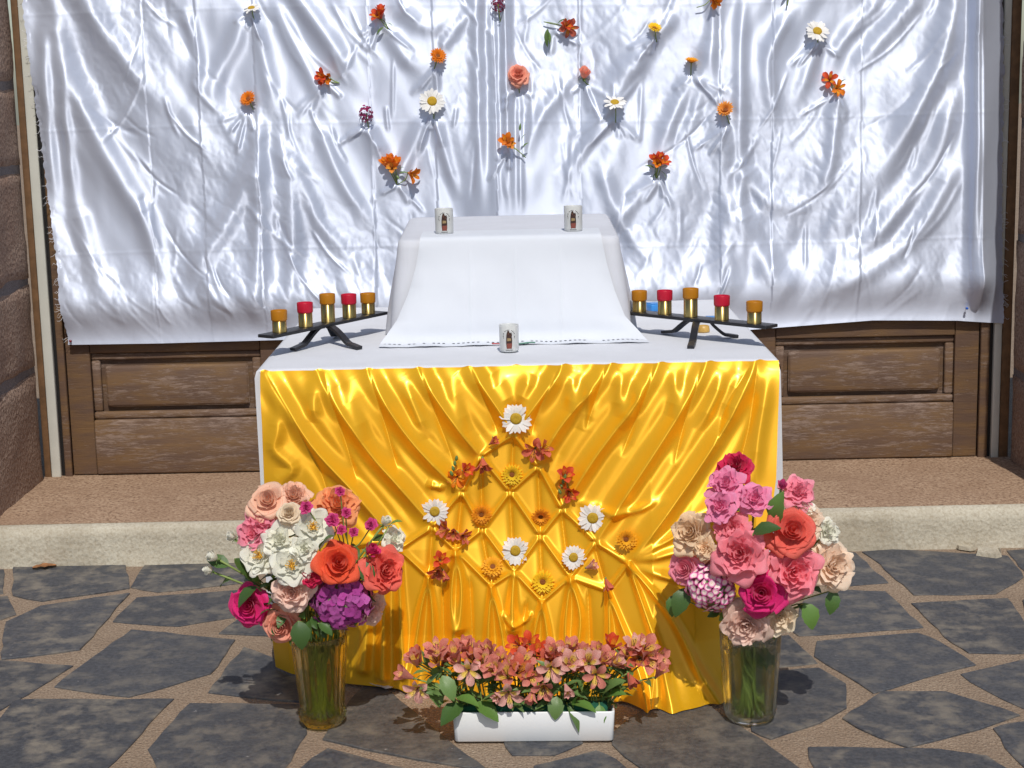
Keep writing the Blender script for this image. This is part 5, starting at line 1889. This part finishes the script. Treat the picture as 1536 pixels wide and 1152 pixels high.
for i, (px, py, blooms, lab) in enumerate([
    (740, 662, [(0, 0, 12, 'rust', 0, (.6, -.5, .5))], "small rust red bud beside the topmost daisy"), (807, 672, [(-6, 4, 17, 'rust', 2, (-.2, -1, -.2)), (10, 0, 16, 'rust', 1, (.5, -.7, .4))], "terracotta bloom in the lattice under the topmost daisy"),
    (725, 694, [(0, 4, 17, 'rust', 1, (.1, -.6, -.9))], "nodding terracotta bloom beside the yellow calendula"), (688, 712, [(-5, 6, 14, 'orange', 2, (-.3, -1, -.2)), (12, -8, 14, 'red', 1, (.4, -.8, .4))], "orange freesia sprig with green buds at the lattice edge"),
    (850, 727, [(-2, -16, 17, 'red', 1, (.2, -.8, .6)), (4, 12, 16, 'red', 1, (.3, -.9, -.3)), (-4, 2, 12, 'orange', 0, (-.3, -.6, .5))], "upright sprig of red orange freesias on the lattice edge"),
    (680, 800, [(-14, -8, 16, 'rust', 1, (-.6, -.7, .3)), (0, 0, 13, 'rust', 1, (0, -1, -.2)), (16, 4, 16, 'rust', 1, (.7, -.6, -.1))], "pair of wilted terracotta blooms under the side daisy"),
    (659, 850, [(2, -12, 15, 'red', 1, (.1, -.9, .5)), (-4, 8, 15, 'rust', 1, (-.2, -.8, -.6)), (8, 14, 13, 'rust', 0, (.3, -.5, -.9))], "rust sprig with dangling petals low in the lattice"),
    (887, 848, [(0, 0, 14, 'pale', 0, (.7, -.4, .4))], "pale pink bud beside the smaller daisy"), (912, 877, [(0, 0, 14, 'rust', 0, (.3, -.4, -.8))], "dark red bud pointing down at the lattice corner")]):
    p = on_gold(px, py, .008)
    M = Matrix.Translation(Vector(p))
    t = thing("freesia_sprig" if i in (3, 4, 6) else "alstroemeria_bloom", lab, "flower", matrix=M)
    for j, (dx, dy, r, kind, op, d) in enumerate(blooms):
        q = p + np.array((dx * .00157, -.004, -dy * .00157))
        dn = np.array(d) / np.linalg.norm(d)
        L = r * .00157 * 1.35
        trumpet(t, M, q - dn * L * .5, d, L, kind, op, i * 10 + j)
        add_stem(t, M, [q - dn * L * .55, (q + p) / 2 + np.array((0, .012, 0)), p + np.array((-.004, .022, .012))], .0013)
    if i in (3, 4):
        for q in range(4):
            b = p + np.array((-.016 + .004 * q, -.006, .004 + .012 * q - .02 * (i == 4)))
            mb = MB().lathe([(.0001, -.007), (.0035, -.003), (.004, .001), (.0025, .006), (.0001, .009)], 8)
            o = obj("bud", mb.mesh("bud", M_CALYX), t, matrix=M.inverted() @ face_matrix(b, (-.4 + .2 * q, -.3, 1)))


# ------------------------------------------------------------------ flowers pinned on the satin sheet
def on_satin(px, py, lift=.012):
    p = at(px, py, CUR_Y - .02)
    return at(px, py, curtain_y(p[0], p[2]) - lift)


S_ = .00218
dl_ = [(377, 12, 15, (-.1, -.45, .85), "small nodding daisy by the upper corner folds of the satin", True), (1226, 47, 20, (.15, -.8, .55), "tilted daisy on the satin above the split orange freesia", True),
       (648, 152, 21, (0, -1, .28), "daisy facing straight out from the satin", True), (922, 154, 19, (0, -.55, .8), "daisy turned upward on the satin, petals drooping", True)]
for i, (px, py, r, d, lab, st) in enumerate(dl_):
    p = on_satin(px, py, .022)
    dd = np.array(d)
    daisy(p, d, r * S_, lab, 80 + i, stem=[p + np.array((.004, .012, -.03)), p + np.array((.012 * (1 if i == 0 else .3), .018, -.065))])
P_DOR = petal_mat("marigold_orange", lin(240, 140, 20), lin(226, 116, 14), .15)
for i, (px, py, r, m, d, lab) in enumerate([(982, 42, 12, P_YEL, (.2, -.6, .8), "yellow calendula on the satin above the upturned daisy"), (657, 84, 14, P_DOR, (.25, -.8, .45), "orange marigold on the satin above the daisy facing out"),
                                            (372, 148, 14, P_DOR, (-.3, -.8, .5), "orange marigold on the satin near the leaning pale strip"), (1037, 93, 12, P_GOL, (.1, -.35, .95), "golden calendula bud standing upright on the satin"),
                                            (1088, 165, 15, petal_mat("apricot_bloom", lin(240, 170, 70), lin(230, 140, 60), .2), (-.2, -.8, .5), "apricot bloom on the satin below the golden upright calendula")]):
    p = on_satin(px, py, .02)
    sx = (.008, -.016, .018, 0, .016)[i]
    ring_flower(p, d, r * S_, m, M_DISC2, lab, 100 + i, name="marigold" if m is P_DOR else "calendula", stem=[p + np.array((sx * .4, .01, -.02)), p + np.array((sx, .016, -.045))], side=(i in (3, 4)))
# rose and rosebud
p = on_satin(777, 112, .03)
M = face_matrix(p + np.array((0, .012, 0)), (0, -.9, .40), 1, 17 * S_)
t = thing("rose", "peach rose pinned in the middle of the satin sheet", "flower", matrix=M)
build_rose(t, 'rose', PC['salmon'], 333)
add_stem(t, M, [p + np.array((0, .015, -.012)), p + np.array((.002, .022, -.03)), p + np.array((.003, .028, -.06))], .0022)
p = on_satin(876, 112, .022)
M = face_matrix(p + np.array((0, .006, -.012)), (.15, -.35, .9), 2, 15 * S_)
t = thing("rose", "half closed apricot rosebud pinned on the satin beside the peach rose", "flower", matrix=M)
build_rose(t, 'bud', PC['salmon'], 334)
add_stem(t, M, [p + np.array((0, .01, -.02)), p + np.array((.01, .016, -.03)), p + np.array((.022, .018, -.036))], .0016)
for i, (px, py, blooms, stem, leaves, lab) in enumerate([
    (571, 22, [(0, -4, 17, 'red', 0, (.0, -.5, .9)), (-5, 0, 14, 'red', 1, (-.3, -.7, .6))], (12, 26), [(8, 12, .5, -.2, .02), (4, 18, -.8, -.7, .03)], "red orange tulip shaped bloom at the top of the satin"),
    (850, 42, [(4, 0, 15, 'rust', 2, (.2, -.9, -.3)), (0, -4, 12, 'red', 1, (.3, -.8, .3))], (-34, -10), [(-14, -6, .7, .4, .035), (-28, 0, -.1, -1, .05), (-30, 2, .3, -1, .04)], "rust bloom on a leafy stem bent across the satin"),
    (1072, 2, [(0, 0, 14, 'orange', 1, (.3, -.7, -.6))], (-26, 8), [], "orange bloom pointing down at the top edge of the satin"),
    (486, 115, [(-4, -2, 13, 'red', 1, (-.5, -.8, .2)), (4, 2, 12, 'orange', 1, (-.2, -.8, -.4)), (-2, 6, 11, 'red', 0, (-.6, -.5, -.4))], (22, 10), [], "small red orange cluster with its stem pointing sideways"),
    (1252, 126, [(-8, -8, 13, 'red', 2, (-.2, -.9, .4)), (6, 6, 13, 'orange', 2, (.4, -.9, .1))], (8, 24), [(8, 0, .6, .6, .02)], "split orange freesia pair on the satin below the tilted daisy"),
    (762, 211, [(-2, 0, 15, 'orange', 1, (-.2, -.8, .4)), (2, 4, 12, 'amber', 1, (.2, -.8, .2))], (26, 26), [(18, -14, .1, 1, .022), (20, 0, .5, .9, .022), (22, 10, .8, .7, .02)], "orange freesia beside a green bud spike under the peach rose"),
    (588, 248, [(-10, -4, 15, 'orange', 0, (-.3, -.5, .8)), (-2, -8, 15, 'orange', 0, (0, -.5, .9)), (6, -4, 15, 'orange', 0, (.2, -.6, .8)), (0, 2, 14, 'amber', 1, (0, -.9, .5)), (32, 14, 15, 'orange', 1, (.7, -.5, -.2))], (6, 30), [(8, 6, .8, .3, .02), (10, 12, .9, .1, .025), (4, 14, .4, -.4, .02)], "largest orange freesia spray on the satin, with a side bloom"),
    (988, 242, [(-6, -4, 13, 'red', 0, (-.3, -.5, .8)), (2, -6, 13, 'red', 0, (.1, -.5, .9)), (8, 0, 13, 'red', 1, (.4, -.7, .5)), (-2, 2, 12, 'orange', 1, (0, -.9, .3))], (-4, 30), [(-6, 10, -.9, .3, .03), (4, 10, .8, .3, .03), (-2, 16, -.5, -.6, .025), (2, 14, .5, -.5, .03)], "red orange flower tuft with green leaves low on the satin")]):
    p = on_satin(px, py, .022)
    M = Matrix.Translation(Vector(p))
    t = thing("freesia", lab, "flower", matrix=M)
    end = p + np.array((stem[0] * S_, .016, -stem[1] * S_))
    for j, (dx, dy, r, kind, op, d) in enumerate(blooms):
        q = p + np.array((dx * S_, -.004 * j, -dy * S_))
        dn = np.array(d) / np.linalg.norm(d)
        L = r * S_ * 1.25
        trumpet(t, M, q - dn * L * .5, d, L, kind, op, 300 + i * 10 + j)
        add_stem(t, M, [q - dn * L * .55, (q + end) / 2 + np.array((0, .006, 0)), end], .0016)
    for (dx, dy, ex, ez, L) in leaves:
        add_leaf(t, M, p + np.array((dx * S_, .004, -dy * S_)), (ex, -.2, ez), L * 1.2, M_LEAF3, 2, random.uniform(-.5, .5))
# two sprigs of tiny blossoms and a bare stem tip
for i, (px, py, m, lab) in enumerate([(549, 170, petal_mat("stock_purple", lin(176, 48, 110), lin(140, 30, 84)), "purple blossom head pinned on the satin above the orange spray"), (747, 6, petal_mat("dusky_sprig", lin(170, 70, 100), lin(120, 50, 80)), "dusky blossom sprig at the top of the central fold")]):
    p = on_satin(px, py, .024)
    M = Matrix.Translation(Vector(p))
    t = thing("blossom_sprig", lab, "flower", matrix=M)
    mb = MB()
    rs = random.Random(i)
    for k in range(70):
        dv = Vector((rs.gauss(0, 1), rs.gauss(0, 1), rs.gauss(0, 1))).normalized()
        c = dv * rs.uniform(.6, 1) * .026
        c.z *= 1.15
        W = face_matrix(c, dv, rs.uniform(0, 6), .0075)
        for q in range(4):
            v, f = gen_petal(.7, 55, 85, .35, .2, 2, 2, .03, 'round')
            Rq = W @ Matrix.Rotation(q * math.pi / 2, 4, 'Z')
            mb.add([tuple(Rq @ Vector(x)) for x in v], f)
    obj("blossoms", mb.mesh("blossoms", m), t)['kind'] = 'stuff'
    add_stem(t, M, [p, p + np.array((.003, .014, -.03)), p + np.array((.006, .02, -.055))], .0018)
p = on_satin(1183, -6, .02)
M = Matrix.Translation(Vector(p))
t = thing("pinned_stem", "green stem tip hanging in at the top of the satin", "stem", matrix=M)
add_stem(t, M, [p + np.array((0, 0, .06)), p, p + np.array((-.004, .006, -.03))], .0025)
add_leaf(t, M, p + np.array((0, 0, .02)), (-.6, -.2, -.5), .03, M_LEAF3, 2)

# ------------------------------------------------------------------ white planter with alstroemerias
PY0, PY1, PXA, PXB, PH = -.392, -.300, -.157, .199, .070
M_CERAMIC = plain("white_glaze", (0.78, 0.79, 0.80), .22, var=.02, scale=6)
M_FOAM = plain("floral_foam", lin(24, 84, 62), .95, var=.25, scale=90, bump=.6, bscale=400)
pc_ = ((PXA + PXB) / 2, (PY0 + PY1) / 2)
pl = thing("planter", "long white ceramic planter box standing before the gold cloth", "planter", (pc_[0], pc_[1], .001), (0, 0, -.035))
hx, hy = (PXB - PXA) / 2, (PY1 - PY0) / 2
rr_ = [(0, 0, hx - .006, hy - .006, .006, 0), (0, 0, hx - .003, hy - .003, .008, .003), (0, 0, hx, hy, .008, PH - .002), (0, 0, hx - .001, hy - .001, .007, PH), (0, 0, hx - .004, hy - .004, .006, PH), (0, 0, hx - .006, hy - .006, .005, PH - .003), (0, 0, hx - .008, hy - .008, .004, .006)]
P = drape("planter", rr_, 160, None, None)
nr, nk = P.shape[:2]
mb = MB().add(P.reshape(-1, 3), [tuple(q) for q in grid_faces(nr, nk)] + [tuple((nr - 1) * nk + k for k in range(nk - 1)), tuple(range(nk - 1))[::-1]])
obj("ceramic_body", mb.mesh("ceramic_body", M_CERAMIC), pl)
foam = obj("floral_foam", MB().box((0, 0, .040), (2 * hx - .03, 2 * hy - .03, .072), .006).mesh("floral_foam", M_FOAM), None, (pc_[0], pc_[1], .004), (0, 0, -.035))
tag(foam, "dark green floral foam block inside the white planter", "foam")
AL = [  # (crop x, crop y, size px, kind, openness, facing, y offset)
    (205, 375, 25, 'pale', 2, (-.25, -1, -.25), -.07), (650, 400, 25, 'pale', 2, (0, -1, -.25), -.07), (855, 275, 26, 'pale', 2, (.05, -1, -.1), -.06), (1075, 305, 24, 'pink', 2, (.15, -1, .0), -.06),
    (455, 280, 25, 'pale', 2, (-.05, -1, .15), -.05), (820, 365, 22, 'pink', 1, (.05, -1, -.3), -.06), (150, 295, 24, 'pink', 0, (-.8, -.4, .5), -.03), (440, 160, 27, 'pink', 0, (0, -.3, 1), .02),
    (390, 190, 26, 'pink', 0, (-.2, -.4, .9), .0), (500, 190, 26, 'pink', 0, (.3, -.4, .9), .0), (210, 200, 22, 'rust', 0, (-.4, -.3, .9), .0), (300, 215, 26, 'pink', 1, (-.2, -.5, .9), -.02),
    (345, 215, 24, 'rust', 0, (.3, -.3, .8), .01), (530, 230, 26, 'pink', 1, (.2, -.7, .7), -.03), (575, 265, 25, 'pink', 1, (-.2, -.7, .6), -.04), (600, 215, 24, 'pink', 0, (.1, -.4, .9), .0),
    (640, 290, 26, 'pink', 1, (-.1, -.7, .6), -.04), (660, 235, 24, 'pink', 0, (0, -.4, .9), .01), (700, 270, 27, 'rust', 1, (.2, -.7, .6), -.04), (720, 225, 24, 'pink', 1, (.3, -.6, .8), -.01),
    (750, 145, 24, 'red', 2, (0, -.9, .4), .03), (800, 185, 25, 'red', 1, (.3, -.7, .6), .02), (690, 150, 22, 'red', 1, (-.4, -.7, .5), .03), (865, 180, 26, 'pink', 1, (.2, -.5, .8), .0),
    (895, 200, 24, 'pink', 0, (.3, -.4, .9), .0), (945, 165, 26, 'pink', 0, (.1, -.3, 1), .02), (945, 235, 26, 'pale', 1, (.1, -.8, .6), -.03), (1010, 190, 24, 'pink', 0, (.1, -.4, .9), .01),
    (1035, 225, 26, 'pale', 1, (.0, -.8, .6), -.03), (1065, 185, 24, 'pink', 0, (.2, -.4, .9), .01), (1140, 150, 27, 'red', 0, (.2, -.4, .9), .02), (1110, 215, 25, 'pink', 1, (.3, -.6, .7), -.01),
    (1165, 230, 22, 'pale', 0, (.5, -.5, .5), -.02), (1200, 210, 22, 'rust', 0, (.1, -.2, 1), .02), (1255, 150, 24, 'pale', 1, (.2, -.5, .8), .0), (1310, 165, 27, 'pink', 1, (.3, -.7, .6), .0),
    (1370, 215, 26, 'pink', 1, (.7, -.6, .2), .0), (1320, 225, 26, 'pink', 1, (.4, -.8, .1), -.02), (1275, 215, 24, 'rust', 1, (-.1, -.8, .4), -.01), (760, 300, 22, 'pink', 1, (.2, -.9, .2), -.05),
    (930, 370, 18, 'pale', 0, (.2, -.7, -.5), -.06), (755, 400, 20, 'pink', 0, (-.3, -.6, -.7), -.06), (600, 395, 18, 'pale', 0, (-.5, -.6, -.3), -.06), (480, 215, 22, 'rust', 1, (-.1, -.6, .7), -.01),
    (550, 180, 24, 'pink', 0, (.0, -.4, 1), .01), (985, 240, 22, 'pink', 1, (-.2, -.8, .5), -.02), (840, 225, 22, 'rust', 1, (-.1, -.8, .5), -.02), (1240, 320, 20, 'rust', 0, (.3, -.5, -.5), -.03)]
_r = random.Random(11)
for _ in range(26):
    x = _r.uniform(180, 1380)
    AL.append((x, _r.uniform(165, 300), _r.uniform(17, 24), _r.choice(('pink', 'pink', 'pale')), _r.choice((0, 0, 1)), (_r.uniform(-.5, .5) + (x - 780) / 1400, -.5, .9), _r.uniform(-.02, .04)))
AL_LAB = {0: "open pale alstroemeria hanging beyond the planter's leafy end", 1: "open pale alstroemeria drooping over the planter's front rim", 2: "open pale alstroemeria face high above the planter's middle", 3: "open pink alstroemeria face beside the grey green leaves",
          4: "open pale alstroemeria face with yellow throat among closed pink buds", 20: "open red orange alstroemeria at the back of the planter", 21: "darker red orange alstroemeria beside the open red one", 22: "half open red orange alstroemeria beside the open red one",
          30: "closed red alstroemeria standing tall from the planter", 36: "outermost pink alstroemeria leaning over the spread gold hem"}
KW = {'pink': "dusty pink", 'pale': "pale pink", 'rust': "rust red", 'red': "red orange"}
OW = {0: "closed", 1: "half open", 2: "open"}
for i, (x, y, r, kind, op, d, yo) in enumerate(AL):
    px, py = 560 + x / 3.2, 920 + y / 3.2
    Y = pc_[1] + yo
    q = at(px, py, Y)
    dn = np.array(d) / np.linalg.norm(d)
    L = r * .00148 * (1.22 if op < 2 else 1.02)
    base = q - dn * L * .5
    M = Matrix.Translation(Vector(q))
    t = thing("alstroemeria", AL_LAB.get(i, "%s %s alstroemeria %s" % (OW[op], KW[kind], "at the end of the planter with the broad leaves" if x < 500 else "over the middle of the white planter" if x < 980 else "at the planter end by the spread gold hem")), "flower", matrix=M, group="alstroemerias in the planter")
    trumpet(t, M, base, d, L, kind, op, 500 + i)
    rt = np.array((min(max(q[0] * .8 + .004, PXA + .03), PXB - .03) + random.uniform(-.01, .01), pc_[1] + random.uniform(-.022, .022), .055))
    add_stem(t, M, [base, base * .5 + rt * .5 + np.array((0, 0, .02)), rt], .0018)
    for _ in range(5):
        f = random.uniform(.1, .9)
        lp = base * (1 - f) + rt * f + np.array((0, 0, .01 * math.sin(f * 3)))
        add_leaf(t, M, lp, (random.uniform(-1, 1), random.uniform(-1, .1), random.uniform(-.1, .9)), random.uniform(.03, .05), M_LEAF3, 2, random.uniform(-.8, .8))
for i, (x, y, dx, dz, L, kd, m, lab) in enumerate([
    (270, 330, .35, -.6, .060, 1, 0, "round dull green leaf at the planter's leafy end"), (430, 440, -.9, -.55, .065, 1, 2, "broad green leaf hanging off the planter's end"), (330, 300, .5, -.9, .06, 0, 0, "upright dull leaf behind the round leaf"),
    (490, 430, .9, -.5, .065, 0, 1, "glossy leaf lying over the planter's front rim"), (400, 405, .9, -.1, .055, 0, 1, "leaf spread flat above the planter's end"), (930, 440, .55, -1, .065, 2, 0, "grey green pointed leaf hanging down the planter's front"), (1085, 440, .1, -1, .045, 0, 1, "short green leaf folded over the front rim"),
    (950, 435, .9, -.05, .06, 0, 1, "green leaf lying along the planter's rim"), (880, 400, -.1, -.9, .05, 1, 0, "dull leaf tucked in over the foam"), (1110, 380, .8, .8, .06, 0, 0, "grey green leaf rising at the planter's far end"), (1120, 400, .7, .35, .05, 0, 1, "fresh leaf beside the rising grey green leaf"),
    (960, 470, .25, .9, .05, 2, 1, "thin blade leaf standing at the planter's front"), (520, 420, .9, .15, .05, 0, 1, "leaf pointing along the rim under pink blooms"), (700, 420, .8, -.3, .04, 2, 0, "narrow dark leaf under the drooping pale bloom")]):
    px, py = 560 + x / 3.2, 920 + y / 3.2
    p = at(px, py, PY0 - .002 + (.03 if kd == 1 and i == 0 else 0.0) + .012)
    p[2] = max(p[2], .076)
    M = Matrix.Translation(Vector(p))
    t = thing("leafy_sprig", lab, "leaf", matrix=M, group="loose leaves in the planter")
    add_leaf(t, M, p, (dx, -.45, dz), L, (M_LEAF3, M_LEAF2, M_LEAF)[m], kd, random.uniform(-.3, .3))
    rt = np.array((min(max(p[0], PXA + .03), PXB - .03), pc_[1], .055))
    add_stem(t, M, [p, (p + rt) / 2 + np.array((0, 0, .012)), rt], .0014)
